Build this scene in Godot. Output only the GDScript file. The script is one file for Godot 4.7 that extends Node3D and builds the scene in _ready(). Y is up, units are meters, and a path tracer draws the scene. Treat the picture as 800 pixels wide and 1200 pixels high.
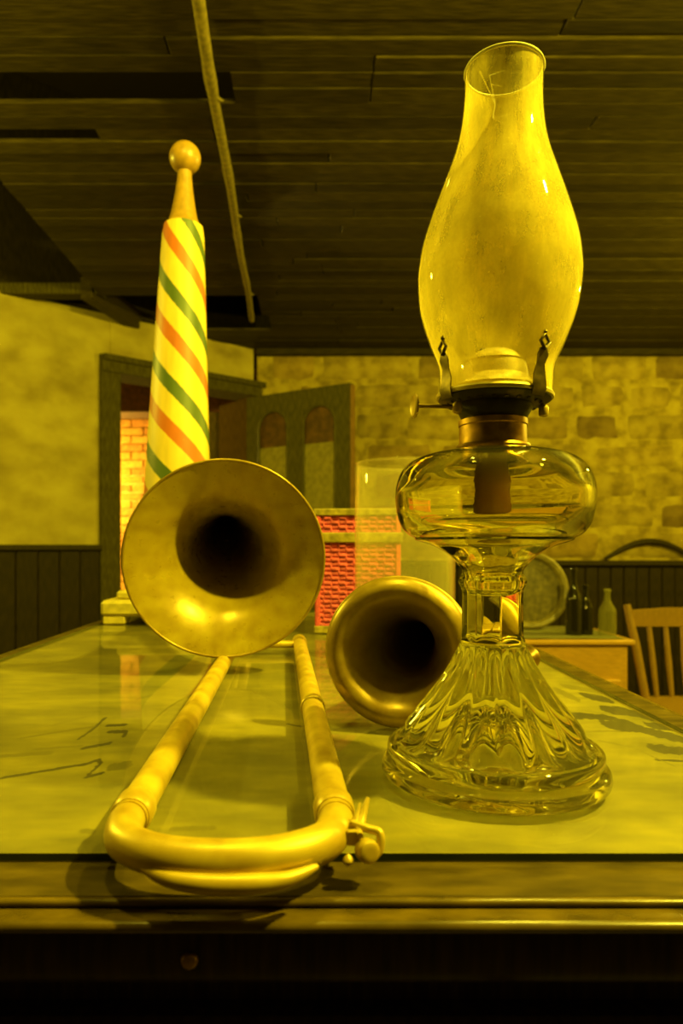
extends Node3D

# ---------------------------------------------------------------- frame of reference
# Lens: focal length 800 px in the 800x1200 frame, horizon at pixel row 640, axis at column 370.
const EYE := 1.05          # eye above the floor
const TT := 0.906          # upper face of the glass on the table
const CEIL := 2.37         # underside of the ceiling boards
const ZB := 4.6            # distance of the stone wall

var M := {}
var counts := {}
var T := {}

func W(x: float, y: float, z: float) -> Vector3:      # x right, y above the eye, z away from the camera
	return Vector3(x, EYE + y, -z)

func on_table(u: float, v: float) -> Vector2:          # photo pixel on the glass -> (x, distance)
	var z := 0.144 * 800.0 / (v - 640.0)
	return Vector2((u - 370.0) / 800.0 * z, z)

func lin(r: float, g: float, b: float, a := 1.0) -> Color:
	var c := Color(r, g, b).linear_to_srgb()
	c.a = a
	return c

# ---------------------------------------------------------------- mesh building
class MB:
	var v := PackedVector3Array()
	var uv := PackedVector2Array()
	var sg := PackedInt32Array()
	var g := 1
	func tri(a: Vector3, b: Vector3, c: Vector3, group: int, ua := Vector2.ZERO, ub := Vector2.ZERO, uc := Vector2.ZERO) -> void:
		if a.is_equal_approx(b) or b.is_equal_approx(c) or a.is_equal_approx(c):
			return
		v.append(a); v.append(b); v.append(c)
		uv.append(ua); uv.append(ub); uv.append(uc)
		sg.append(group)
	func quad(a: Vector3, b: Vector3, c: Vector3, d: Vector3, group: int, ua := Vector2.ZERO, ub := Vector2.ZERO, uc := Vector2.ZERO, ud := Vector2.ZERO) -> void:
		tri(a, b, c, group, ua, ub, uc)
		tri(a, c, d, group, ua, uc, ud)
	func fix(start: int) -> void:      # turn the triangles added since start so that their front faces look outwards
		var n := v.size()
		if n <= start:
			return
		var mid := Vector3.ZERO
		for i in range(start, n):
			mid += v[i]
		mid /= float(n - start)
		var vol := 0.0
		for i in range(start, n, 3):
			vol += (v[i] - mid).dot((v[i + 1] - mid).cross(v[i + 2] - mid))
		if vol > 0.0:
			for i in range(start, n, 3):
				var t := v[i + 1]; v[i + 1] = v[i + 2]; v[i + 2] = t
				var w := uv[i + 1]; uv[i + 1] = uv[i + 2]; uv[i + 2] = w
	func mesh() -> ArrayMesh:
		var st := SurfaceTool.new()
		st.begin(Mesh.PRIMITIVE_TRIANGLES)
		for t in sg.size():
			st.set_smooth_group(sg[t])
			for k in 3:
				st.set_uv(uv[t * 3 + k])
				st.add_vertex(v[t * 3 + k])
		st.generate_normals()
		st.index()
		return st.commit()

func spline(pts: Array, n: int) -> Array:
	var out := []
	for i in pts.size() - 1:
		var p0: Vector2 = pts[maxi(i - 1, 0)]
		var p1: Vector2 = pts[i]
		var p2: Vector2 = pts[i + 1]
		var p3: Vector2 = pts[mini(i + 2, pts.size() - 1)]
		for k in n:
			out.append(p1.cubic_interpolate(p2, p0, p3, float(k) / n))
	out.append(pts[-1])
	return out

func spline3(pts: Array, n: int) -> Array:
	var out := []
	for i in pts.size() - 1:
		var p0: Vector3 = pts[maxi(i - 1, 0)]
		var p1: Vector3 = pts[i]
		var p2: Vector3 = pts[i + 1]
		var p3: Vector3 = pts[mini(i + 2, pts.size() - 1)]
		for k in n:
			out.append(p1.cubic_interpolate(p2, p0, p3, float(k) / n))
	out.append(pts[-1])
	return out

func lathe(mb: MB, prof: Array, seg: int, t := Transform3D(), shape = null, crease := 32.0) -> void:
	var start := mb.v.size()
	var rows := []
	for i in prof.size():
		var p: Vector2 = prof[i]
		var row := PackedVector3Array()
		for j in seg:
			var a := TAU * j / seg
			var r := p.x
			if shape != null:
				r = shape.call(p.x, p.y, a, i)
			row.append(t * Vector3(cos(a) * r, p.y, sin(a) * r))
		rows.append(row)
	var total := 0.0
	for i in prof.size() - 1:
		total += (prof[i + 1] - prof[i]).length()
	var along := 0.0
	mb.g += 1
	for i in prof.size() - 1:
		var d: Vector2 = prof[i + 1] - prof[i]
		if i > 0:
			var e: Vector2 = prof[i] - prof[i - 1]
			if absf(e.angle_to(d)) > deg_to_rad(crease):
				mb.g += 1
		var v0 := along / total
		along += d.length()
		var v1 := along / total
		for j in seg:
			var k := (j + 1) % seg
			var u0 := float(j) / seg
			var u1 := float(j + 1) / seg
			mb.quad(rows[i][j], rows[i][k], rows[i + 1][k], rows[i + 1][j], mb.g, Vector2(u0, v0), Vector2(u1, v0), Vector2(u1, v1), Vector2(u0, v1))
	mb.fix(start)

func tube(mb: MB, pts: Array, radii: Variant, seg: int, flat := 1.0, caps := true, up0 := Vector3.UP) -> void:
	var start := mb.v.size()
	var n := pts.size()
	var rows := []
	var ref := up0
	for i in n:
		var a: Vector3 = pts[maxi(i - 1, 0)]
		var b: Vector3 = pts[mini(i + 1, n - 1)]
		var d := (b - a).normalized()
		var s := ref - d * ref.dot(d)
		if s.length() < 0.001:
			s = Vector3.RIGHT - d * d.x
		s = s.normalized()
		ref = s
		var q := d.cross(s).normalized()
		var r: float = radii[i] if radii is Array else radii
		var row := PackedVector3Array()
		for j in seg:
			var an := TAU * j / seg
			row.append(pts[i] + s * cos(an) * r * flat + q * sin(an) * r)
		rows.append(row)
	mb.g += 1
	for i in n - 1:
		for j in seg:
			var k := (j + 1) % seg
			mb.quad(rows[i][j], rows[i][k], rows[i + 1][k], rows[i + 1][j], mb.g)
	if caps:
		for e in [0, n - 1]:
			mb.g += 1
			for j in seg:
				if e == 0:
					mb.tri(pts[0], rows[0][(j + 1) % seg], rows[0][j], mb.g)
				else:
					mb.tri(pts[n - 1], rows[n - 1][j], rows[n - 1][(j + 1) % seg], mb.g)
	mb.fix(start)

func box(mb: MB, size: Vector3, at := Vector3.ZERO, bevel := 0.002, turn := Basis()) -> void:
	var start := mb.v.size()
	var h := size / 2.0
	var b := minf(bevel, minf(h.x, minf(h.y, h.z)) * 0.9)
	var t := Transform3D(turn, at)
	var p := {}
	for sx in [-1, 1]:
		for sy in [-1, 1]:
			for sz in [-1, 1]:
				p[[sx, sy, sz, 0]] = t * Vector3(sx * h.x, sy * (h.y - b), sz * (h.z - b))
				p[[sx, sy, sz, 1]] = t * Vector3(sx * (h.x - b), sy * h.y, sz * (h.z - b))
				p[[sx, sy, sz, 2]] = t * Vector3(sx * (h.x - b), sy * (h.y - b), sz * h.z)
	var G := mb.g
	for s in [-1, 1]:                                  # faces
		var o: Array = [[s, -1, -1, 0], [s, 1, -1, 0], [s, 1, 1, 0], [s, -1, 1, 0]]
		if s < 0: o.reverse()
		mb.quad(p[o[0]], p[o[1]], p[o[2]], p[o[3]], G + 1 + (s + 1) / 2)
		o = [[-1, s, -1, 1], [-1, s, 1, 1], [1, s, 1, 1], [1, s, -1, 1]]
		if s < 0: o.reverse()
		mb.quad(p[o[0]], p[o[1]], p[o[2]], p[o[3]], G + 3 + (s + 1) / 2)
		o = [[-1, -1, s, 2], [1, -1, s, 2], [1, 1, s, 2], [-1, 1, s, 2]]
		if s < 0: o.reverse()
		mb.quad(p[o[0]], p[o[1]], p[o[2]], p[o[3]], G + 5 + (s + 1) / 2)
	var gg := G + 7
	for s in [-1, 1]:
		for q in [-1, 1]:
			var o: Array = [[s, q, -1, 0], [s, q, 1, 0], [s, q, 1, 1], [s, q, -1, 1]]
			if s * q > 0: o.reverse()
			mb.quad(p[o[0]], p[o[1]], p[o[2]], p[o[3]], gg)
			gg += 1
			o = [[s, -1, q, 0], [s, 1, q, 0], [s, 1, q, 2], [s, -1, q, 2]]
			if s * q < 0: o.reverse()
			mb.quad(p[o[0]], p[o[1]], p[o[2]], p[o[3]], gg)
			gg += 1
			o = [[-1, s, q, 1], [1, s, q, 1], [1, s, q, 2], [-1, s, q, 2]]
			if s * q > 0: o.reverse()
			mb.quad(p[o[0]], p[o[1]], p[o[2]], p[o[3]], gg)
			gg += 1
	for sx in [-1, 1]:
		for sy in [-1, 1]:
			for sz in [-1, 1]:
				if sx * sy * sz > 0:
					mb.tri(p[[sx, sy, sz, 0]], p[[sx, sy, sz, 2]], p[[sx, sy, sz, 1]], gg)
				else:
					mb.tri(p[[sx, sy, sz, 0]], p[[sx, sy, sz, 1]], p[[sx, sy, sz, 2]], gg)
				gg += 1
	mb.g = gg
	mb.fix(start)

func prism(mb: MB, poly: PackedVector2Array, depth: float, t := Transform3D(), crease := 32.0) -> void:   # polygon in xy, pushed along +z
	var start := mb.v.size()
	var n := poly.size()
	mb.g += 1
	for i in n:
		var a := poly[i]
		var b := poly[(i + 1) % n]
		var e := poly[i] - poly[(i + n - 1) % n]
		if absf(e.angle_to(b - a)) > deg_to_rad(crease):
			mb.g += 1
		mb.quad(t * Vector3(a.x, a.y, 0), t * Vector3(b.x, b.y, 0), t * Vector3(b.x, b.y, depth), t * Vector3(a.x, a.y, depth), mb.g)
	mb.g += 1
	mb.fix(start)
	var idx := Geometry2D.triangulate_polygon(poly)
	var ccw := not Geometry2D.is_polygon_clockwise(poly)
	for k in range(0, idx.size(), 3):
		var a := poly[idx[k]]
		var b := poly[idx[k + 1]]
		var c := poly[idx[k + 2]]
		if (b - a).cross(c - a) < 0:
			var w := b; b = c; c = w
		# now counter-clockwise seen from +z; front faces run clockwise
		mb.tri(t * Vector3(a.x, a.y, depth), t * Vector3(c.x, c.y, depth), t * Vector3(b.x, b.y, depth), mb.g)
		mb.tri(t * Vector3(a.x, a.y, 0), t * Vector3(b.x, b.y, 0), t * Vector3(c.x, c.y, 0), mb.g + 1)
	mb.g += 2

func basis_y(dir: Vector3) -> Basis:
	var y := dir.normalized()
	var x := Vector3.RIGHT
	if absf(y.dot(x)) > 0.95:
		x = Vector3.FORWARD
	x = (x - y * x.dot(y)).normalized()
	return Basis(x, y, x.cross(y))

# ---------------------------------------------------------------- nodes
func numbered(called: String) -> String:
	var n: int = counts.get(called, 0)
	counts[called] = n + 1
	return called if n == 0 else "%s_%03d" % [called, n]

func meta(o: Node, label := "", category := "", group := "", kind := "") -> void:
	if label: o.set_meta("label", label)
	if category: o.set_meta("category", category)
	if group: o.set_meta("group", group)
	if kind: o.set_meta("kind", kind)

func thing(called: String, at: Vector3, label: String, category: String, group := "") -> Node3D:
	var o := Node3D.new()
	o.name = numbered(called)
	add_child(o, true)
	o.position = at
	meta(o, label, category, group)
	return o

func part(called: String, shape: Variant, m: Material, parent: Node, at := Vector3.ZERO, turn := Basis()) -> MeshInstance3D:
	var o := MeshInstance3D.new()
	o.name = called
	o.mesh = shape.mesh() if shape is MB else shape
	o.material_override = m
	o.transform = Transform3D(turn, at)
	o.cast_shadow = GeometryInstance3D.SHADOW_CASTING_SETTING_ON
	parent.add_child(o, true)
	return o

func structure(called: String, shape: MB, m: Material, label: String, category: String, at := Vector3.ZERO) -> MeshInstance3D:
	var o := part(called, shape, m, self, at)
	meta(o, label, category, "", "structure")
	return o

func bxs(size: Vector3, bevel := 0.002, at := Vector3.ZERO) -> MB:
	var mb := MB.new()
	box(mb, size, at, bevel)
	return mb

# ---------------------------------------------------------------- materials
func noise_tex(seed_: int, freq: float, lo: Color, hi: Color, size := 512, octaves := 4, mid := -1.0, midc := Color.WHITE) -> NoiseTexture2D:
	var n := FastNoiseLite.new()
	n.seed = seed_
	n.noise_type = FastNoiseLite.TYPE_SIMPLEX_SMOOTH
	n.frequency = freq
	n.fractal_octaves = octaves
	var g := Gradient.new()
	g.set_color(0, lo)
	g.set_color(1, hi)
	if mid >= 0.0:
		g.add_point(mid, midc)
	var t := NoiseTexture2D.new()
	t.width = size
	t.height = size
	t.seamless = true
	t.noise = n
	t.color_ramp = g
	return t

func mat(c: Color, rough: float, metal := 0.0, tex: Texture2D = null, scale := Vector3.ONE, world := false) -> StandardMaterial3D:
	var m := StandardMaterial3D.new()
	m.albedo_color = c
	m.roughness = rough
	m.metallic = metal
	if tex:
		m.albedo_texture = tex
		m.uv1_triplanar = true
		m.uv1_world_triplanar = world
		m.uv1_scale = scale
	return m

func relief(m: StandardMaterial3D, tex: Texture2D, cm: float) -> StandardMaterial3D:
	m.heightmap_enabled = true
	m.heightmap_texture = tex
	m.heightmap_scale = cm
	return m

func make_materials() -> void:
	var g := func(x: float) -> Color: return Color(x, x, x)
	T.mottle = noise_tex(3, 0.012, g.call(0.55), g.call(1.0))
	T.soft = noise_tex(5, 0.02, g.call(0.78), g.call(1.0))
	T.grain = noise_tex(7, 0.03, g.call(0.5), g.call(1.0), 512, 5)
	T.rough = noise_tex(11, 0.02, g.call(0.55), g.call(1.0), 512, 5)
	T.fine = noise_tex(13, 0.09, g.call(0.3), g.call(1.0), 512, 3)
	T.plaster = noise_tex(17, 0.008, Color(0.62, 0.58, 0.5), Color(1, 1, 1), 512, 6, 0.55, Color(0.9, 0.88, 0.86))
	T.brass = noise_tex(19, 0.01, Color(0.76, 0.7, 0.6), Color(1, 1, 1), 512, 6, 0.5, Color(0.9, 0.87, 0.82))
	# wood
	M.ceiling = mat(lin(0.07, 0.051, 0.006), 0.62, 0, T.grain, Vector3(0.6, 9, 9))
	M.ceiling2 = mat(lin(0.053, 0.038, 0.005), 0.66, 0, T.grain, Vector3(0.5, 8, 8))
	M.ceiling3 = mat(lin(0.085, 0.063, 0.009), 0.55, 0, T.grain, Vector3(0.7, 10, 10))
	M.dark_wood = mat(lin(0.055, 0.04, 0.008), 0.5, 0, T.grain, Vector3(9, 0.7, 9))
	M.wainscot = mat(lin(0.042, 0.029, 0.005), 0.55, 0, T.grain, Vector3(10, 0.7, 10))
	M.trim = mat(lin(0.13, 0.11, 0.02), 0.6, 0, T.grain, Vector3(8, 0.8, 8))
	M.pole_bare = mat(lin(0.33, 0.25, 0.04), 0.65, 0, T.mottle, Vector3(6, 6, 6))
	M.table_wood = mat(lin(0.105, 0.072, 0.006), 0.55, 0, T.mottle, Vector3(3, 9, 9))
	M.table_bead = mat(lin(0.15, 0.1, 0.008), 0.24, 0, T.mottle, Vector3(4, 9, 9))
	M.table_leg = mat(lin(0.06, 0.035, 0.008), 0.35, 0, T.grain, Vector3(10, 1, 10))
	M.oak = mat(lin(0.58, 0.33, 0.035), 0.5, 0, T.soft, Vector3(2, 22, 22))
	M.chair = mat(lin(0.29, 0.165, 0.018), 0.45, 0, T.soft, Vector3(22, 2, 22))
	M.floor = mat(lin(0.1, 0.07, 0.012), 0.55, 0, T.grain, Vector3(8, 8, 0.6))
	M.door = mat(lin(0.15, 0.13, 0.022), 0.55, 0, T.grain, Vector3(9, 0.7, 9))
	M.door_edge = mat(lin(0.36, 0.19, 0.025), 0.6, 0, T.grain, Vector3(9, 0.7, 9))
	M.door_brown = mat(lin(0.16, 0.075, 0.012), 0.5, 0, T.mottle, Vector3(2, 2, 2))
	M.door_cream = mat(lin(0.33, 0.28, 0.045), 0.7, 0, T.soft, Vector3(2, 2, 2))
	M.plank = mat(lin(0.2, 0.14, 0.03), 0.6, 0, T.grain, Vector3(9, 0.7, 9))
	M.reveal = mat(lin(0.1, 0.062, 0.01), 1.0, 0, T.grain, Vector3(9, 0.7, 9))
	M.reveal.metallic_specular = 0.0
	M.beam_shade_red = mat(lin(0.16, 0.055, 0.018), 0.7, 0, T.mottle, Vector3(3, 3, 3))  # shade above the lit brick is put into this dark red
	for k in ["ceiling", "ceiling2", "ceiling3", "dark_wood", "wainscot", "trim", "door", "plank", "table_wood", "table_leg"]:
		M[k].metallic_specular = 0.25
	M.trim.metallic_specular = 0.05
	M.trim.roughness = 0.9
	# masonry
	M.plaster = relief(mat(lin(0.5, 0.43, 0.075), 0.9, 0, T.plaster, Vector3(0.9, 0.9, 0.9), true), T.plaster, 0.6)
	M.mortar = relief(mat(lin(0.42, 0.335, 0.034), 0.95, 0, T.plaster, Vector3(1.7, 1.7, 1.7), true), T.grain, 0.8)
	M.stones = []
	for c in [lin(0.36, 0.28, 0.03), lin(0.3, 0.22, 0.025), lin(0.4, 0.31, 0.035), lin(0.3, 0.17, 0.02), lin(0.22, 0.155, 0.02), lin(0.36, 0.26, 0.03)]:
		M.stones.append(relief(mat(c, 0.92, 0, T.plaster, Vector3(1.6, 1.6, 1.6), true), T.grain, 0.7))
	M.bricks = []
	for c in [lin(0.7, 0.31, 0.03), lin(0.64, 0.26, 0.025), lin(0.74, 0.35, 0.04), lin(0.6, 0.22, 0.022)]:
		M.bricks.append(mat(c, 0.9, 0, T.mottle, Vector3(5, 5, 5), true))
	M.brick_mortar = mat(lin(0.8, 0.56, 0.16), 0.95, 0, T.mottle, Vector3(4, 4, 4), true)
	# metals
	M.brass = mat(lin(0.47, 0.375, 0.018), 0.4, 0.25, T.brass, Vector3(7, 7, 7))
	M.brass.roughness_texture = T.rough
	M.brass_dark = mat(lin(0.38, 0.28, 0.025), 0.46, 0.42, T.brass, Vector3(9, 9, 9))
	M.brass_dark.roughness_texture = T.rough
	M.brass_pale = mat(lin(0.62, 0.48, 0.045), 0.4, 0.3, T.brass, Vector3(6, 6, 6))
	M.collar = mat(lin(0.55, 0.33, 0.06), 0.4, 1.0, T.mottle, Vector3(14, 14, 14))
	M.burner_dark = mat(lin(0.05, 0.04, 0.01), 0.5, 0.6, T.mottle, Vector3(20, 20, 20))
	M.burner = mat(lin(0.72, 0.6, 0.12), 0.55, 0.4, T.soft, Vector3(12, 12, 12))
	M.prong = mat(lin(0.2, 0.15, 0.025), 0.45, 0.9, T.mottle, Vector3(20, 20, 20))
	M.iron = mat(lin(0.03, 0.025, 0.012), 0.5, 0.7)
	# glass
	M.glass = StandardMaterial3D.new()
	M.glass.albedo_color = lin(1.0, 0.97, 0.5, 0.008)
	M.glass.roughness = 0.0
	M.glass.refraction_enabled = true
	M.glass.refraction_scale = 0.05
	M.glass_foot = M.glass.duplicate()
	M.glass_foot.albedo_color = lin(1.0, 0.96, 0.45, 0.016)
	M.pane = StandardMaterial3D.new()
	M.pane.albedo_color = lin(0.9, 0.88, 0.6, 0.03)
	M.pane.roughness = 0.02
	M.pane.transparency = BaseMaterial3D.TRANSPARENCY_ALPHA
	M.sheet = StandardMaterial3D.new()
	M.sheet.albedo_color = lin(0.6, 0.6, 0.3, 0.03)
	M.sheet.roughness = 0.03
	M.sheet.metallic_specular = 0.36
	M.sheet.transparency = BaseMaterial3D.TRANSPARENCY_ALPHA
	M.sheet_edge = mat(lin(0.012, 0.03, 0.006), 0.15)
	M.bottle_dark = mat(lin(0.012, 0.01, 0.004), 0.08)
	M.bottle_green = StandardMaterial3D.new()
	M.bottle_green.albedo_color = lin(0.22, 0.2, 0.05, 0.4)
	M.bottle_green.roughness = 0.06
	M.bottle_green.transparency = BaseMaterial3D.TRANSPARENCY_ALPHA
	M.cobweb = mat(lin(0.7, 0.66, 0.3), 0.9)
	# paint, cloth
	M.finial = mat(lin(0.4, 0.24, 0.03), 0.38, 0, T.soft, Vector3(6, 6, 6))
	M.plinth = mat(lin(0.6, 0.5, 0.08), 0.5, 0, T.soft, Vector3(4, 4, 4))
	M.wick = mat(lin(0.36, 0.15, 0.03), 0.95, 0, T.fine, Vector3(30, 30, 30))
	M.basket = mat(lin(0.92, 0.16, 0.32), 0.55, 0, T.mottle, Vector3(12, 12, 12))
	M.basket_core = mat(lin(0.5, 0.06, 0.12), 0.8)
	M.basket_band = mat(lin(0.42, 0.34, 0.05), 0.5, 0, T.mottle, Vector3(8, 8, 8))
	M.jar = M.pane.duplicate()
	M.jar.albedo_color = lin(0.8, 0.72, 0.3, 0.075)
	M.cloth = mat(lin(0.2, 0.19, 0.05), 0.9, 0, T.soft, Vector3(6, 6, 6))
	M.tray_rim = mat(lin(0.3, 0.24, 0.045), 0.5, 0, T.mottle, Vector3(4, 4, 4))
	M.tray_disc = mat(lin(0.16, 0.125, 0.024), 0.55, 0, T.mottle, Vector3(5, 5, 5))
	M.cord = mat(lin(0.05, 0.04, 0.02), 0.7)

# ---------------------------------------------------------------- lights
const LIGHT := Color(1.0, 0.82, 0.045)       # linear colour of the bulbs

func bulb(at: Vector3, energy: float, label: String, hang_to: float, col := LIGHT, size := 0.03) -> void:
	var o := thing("pendant_bulb", Vector3(at.x, hang_to, at.z), label, "lamp", "bare hanging bulbs")
	var drop := hang_to - at.y
	var c := MB.new()
	tube(c, [Vector3(0, 0, 0), Vector3(0, -drop + 0.085, 0)], 0.003, 8)
	part("cord", c, M.cord, o)
	var s := MB.new()
	lathe(s, [Vector2(0, -drop + 0.09), Vector2(0.012, -drop + 0.088), Vector2(0.016, -drop + 0.07), Vector2(0.016, -drop + 0.036), Vector2(0, -drop + 0.036)], 20)
	part("socket", s, M.iron, o)
	var b := MB.new()
	lathe(b, spline([Vector2(0, -drop - size * 1.05), Vector2(size * 0.72, -drop - size * 0.8), Vector2(size * 1.05, -drop), Vector2(size * 0.75, -drop + size * 0.8), Vector2(0.013, -drop + 0.036)], 5), 24)
	var m := StandardMaterial3D.new()
	m.albedo_color = Color.WHITE
	m.emission_enabled = true
	m.emission = col.linear_to_srgb()
	m.emission_energy_multiplier = 170.0 * energy
	part("glass_bulb", b, m, o)
	var l := OmniLight3D.new()
	l.name = "bulb_light"
	l.light_color = col.linear_to_srgb()
	l.light_energy = energy
	l.light_size = size * 0.95
	l.omni_range = 12.0
	l.omni_attenuation = 2.0
	l.shadow_enabled = true
	o.add_child(l)
	l.position = Vector3(0, -drop, 0)

# ---------------------------------------------------------------- _ready
func _ready() -> void:
	var cam := Camera3D.new()
	cam.name = "camera"
	cam.projection = Camera3D.PROJECTION_FRUSTUM
	cam.near = 0.02
	cam.far = 60.0
	cam.size = 0.02 * 1200.0 / 800.0
	cam.frustum_offset = Vector2(30.0, 40.0) / 800.0 * 0.02
	cam.position = Vector3(0, EYE, 0)
	add_child(cam)
	cam.current = true
	var env := Environment.new()
	env.background_mode = Environment.BG_COLOR
	env.background_color = Color.BLACK
	env.tonemap_mode = Environment.TONE_MAPPER_LINEAR
	env.tonemap_exposure = 1.33
	env.sdfgi_enabled = true
	env.ssao_enabled = true
	env.ssil_enabled = true
	var we := WorldEnvironment.new()
	we.name = "world"
	we.environment = env
	var lens := CameraAttributesPhysical.new()
	lens.frustum_focal_length = 24.0
	lens.frustum_focus_distance = 0.5
	lens.exposure_aperture = 9.0
	we.camera_attributes = lens
	add_child(we)
	make_materials()
	bulb(W(0.82, 1.02, 0.27), 2.9, "bare bulb hanging beside the right edge of the table", CEIL)
	bulb(W(0.42, 1.06, 0.72), 0.45, "bare bulb hanging above the glass cylinder", CEIL)
	bulb(W(-0.17, 1.1, 0.40), 0.45, "bare bulb hanging above the brass slide", CEIL)
	bulb(W(2.4, 0.95, 2.4), 2.1, "added unseen bulb above the chair brightening the stone wall", CEIL)  # fill lamp added out of view to lift the far wall
	bulb(W(-1.85, 0.85, 1.5), 1.4, "added unseen bulb brightening the plastered wall", CEIL + 0.005)  # fill lamp added out of view to lift the left wall
	bulb(W(-2.5, 0.5, 5.85), 5.0, "bare bulb hanging in the passage before the brick wall", CEIL + 0.02, Color(1.0, 0.74, 0.1))
	room()
	table()
	oil_lamp()
	trombone()
	cornet()
	striped_pole()
	basket()
	glass_cylinder()
	background_things()
	print("built")

# ---------------------------------------------------------------- the room
const D0 := Vector2(-1.237, 3.91)           # where the plastered wall meets the door frame (x, distance)
const DD := Vector2(0.775, 0.632)           # along the plastered wall

func along(t: float, y: float, out_ := 0.0) -> Vector3:      # a point on the plastered wall; out_ is towards the room
	var p := D0 + DD * t + Vector2(DD.y, -DD.x) * out_
	return W(p.x, y, p.y)

func wall_box(mb: MB, t0: float, t1: float, y0: float, y1: float, o0: float, o1: float, bevel := 0.004) -> void:
	var c := along((t0 + t1) / 2, (y0 + y1) / 2, (o0 + o1) / 2)
	var b := Basis(Vector3.UP, atan2(DD.y, DD.x))
	box(mb, Vector3(t1 - t0, y1 - y0, absf(o1 - o0)), c, bevel, b)

func room() -> void:
	var rng := RandomNumberGenerator.new()
	rng.seed = 41
	var F := -EYE
	var C := CEIL - EYE
	# floor and outer walls
	structure("floor", bxs(Vector3(7.4, 0.2, 9.0), 0.0, Vector3(-0.1, -0.1, -2.1)), M.floor, "dark wooden floor under the table", "floor")
	structure("wall_right", bxs(Vector3(0.2, 3.8, 9.0), 0.0, Vector3(3.5, 1.8, -2.1)), M.plaster, "plastered wall beside the chair", "wall")
	structure("wall_front", bxs(Vector3(7.4, 3.8, 0.2), 0.0, Vector3(-0.1, 1.8, 2.3)), M.dark_wood, "dark boarded wall facing the stone wall", "wall")
	structure("wall_side", bxs(Vector3(0.2, 3.8, 9.0), 0.0, Vector3(-3.7, 1.8, -2.1)), M.plaster, "plastered outer wall behind the doorway passage", "wall")
	# the slanting plastered wall with its doorway
	var pw := MB.new()
	wall_box(pw, -3.2, 0.06, F, C + 0.02, -0.14, 0.0)
	wall_box(pw, 0.06, 1.06, 1.02, C + 0.02, -0.14, 0.0)
	structure("wall_left", pw, M.plaster, "blotchy ochre plaster wall with the open doorway", "wall")
	var n := FastNoiseLite.new()
	n.seed = 9
	n.frequency = 1.6
	# doorway trim
	var tr := Node3D.new()
	tr.name = "trim_1"
	add_child(tr)
	meta(tr, "olive brown wooden frame round the open doorway", "door frame", "", "structure")
	var jb := MB.new()
	wall_box(jb, -0.005, 0.115, F, 1.1, -0.17, 0.03)
	part("jamb", jb, M.trim, tr)
	var jb2 := MB.new()
	wall_box(jb2, 1.02, 1.1, F, 1.0, -0.17, 0.02)
	part("jamb", jb2, M.reveal, tr)
	var rv := MB.new()
	wall_box(rv, 1.03, 1.06, F, 1.0, -0.4, -0.17)
	part("cover_board", rv, M.reveal, tr)  # board added to cover the brightly lit wall end behind the jamb
	var hd := MB.new()
	wall_box(hd, 0.0, 1.1, 0.998, 1.092, -0.17, 0.045)
	part("lintel", hd, M.trim, tr)
	var hd2 := MB.new()
	wall_box(hd2, 0.0, 1.12, 1.06, 1.096, 0.045, 0.065)
	part("lintel_moulding", hd2, M.trim, tr)
	# left wainscot
	var wl := Node3D.new()
	wl.name = "trim_2"
	add_child(wl)
	meta(wl, "dark board wainscot with cap rail below the ochre plaster", "wainscot", "", "structure")
	var cap := MB.new()
	wall_box(cap, -3.1, -0.005, -0.022, 0.008, 0.0, 0.05)
	part("cap_rail", cap, M.dark_wood, wl)
	var k := 0
	var t := -0.007
	while t > -1.6:
		var b := MB.new()
		wall_box(b, t - 0.112, t, F, -0.022, 0.0, 0.02 + 0.003 * (k % 2), 0.005)
		part("plank", b, M.wainscot, wl)
		t -= 0.114
		k += 1
	# the stone wall
	var sw := structure("wall_back", bxs(Vector3(3.85, 3.7, 0.25), 0.0, Vector3(1.53, 1.8, -ZB - 0.125)), M.mortar, "rough ochre stone block wall with wide mortar joints", "wall")
	var rows := [-0.1, 0.1, 0.3, 0.52, 0.7, 0.91, 1.1, 1.315]
	for r in rows.size() - 1:
		var x := -0.42 + rng.randf() * 0.12 + (r % 2) * 0.16
		while x < 2.75:
			var w := rng.randf_range(0.32, 0.66)
			var h: float = rows[r + 1] - rows[r]
			part("stone", stone(w - rng.randf_range(0.012, 0.035), h - rng.randf_range(0.01, 0.03), rng), M.stones[rng.randi() % M.stones.size()], sw, W(x + w / 2, rows[r] + h / 2 + rng.randf_range(-0.008, 0.008), ZB))
			x += w
	# back wainscot
	var wb := Node3D.new()
	wb.name = "trim_3"
	add_child(wb)
	meta(wb, "dark beaded board wainscot below the stone wall", "wainscot", "", "structure")
	part("cap_rail", bxs(Vector3(3.7, 0.035, 0.06), 0.006), M.dark_wood, wb, W(1.5, -0.113, ZB - 0.035))
	var px := 0.3
	while px < 2.85:
		part("plank", bxs(Vector3(0.083, EYE - 0.13, 0.02), 0.006), M.wainscot, wb, W(px, (F - 0.13) / 2, ZB - 0.012 - 0.002 * (k % 3)))
		px += 0.086
		k += 1
	part("panel", bxs(Vector3(0.7, EYE - 0.13, 0.02), 0.004), M.wainscot, wb, W(-0.1, (F - 0.13) / 2, ZB - 0.012))
	# the open door with arched panels
	arched_door()
	# the passage beyond
	var bw := structure("wall_brick", bxs(Vector3(4.0, 3.7, 0.2), 0.0, Vector3(-1.7, 1.8, -6.42)), M.brick_mortar, "brightly lit orange brick wall seen through the doorway", "wall")
	var brick_shapes := []
	for i in 3:
		brick_shapes.append(bxs(Vector3(0.212, 0.064, 0.03), 0.004).mesh())
	var half := bxs(Vector3(0.1, 0.064, 0.03), 0.004).mesh()
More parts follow.
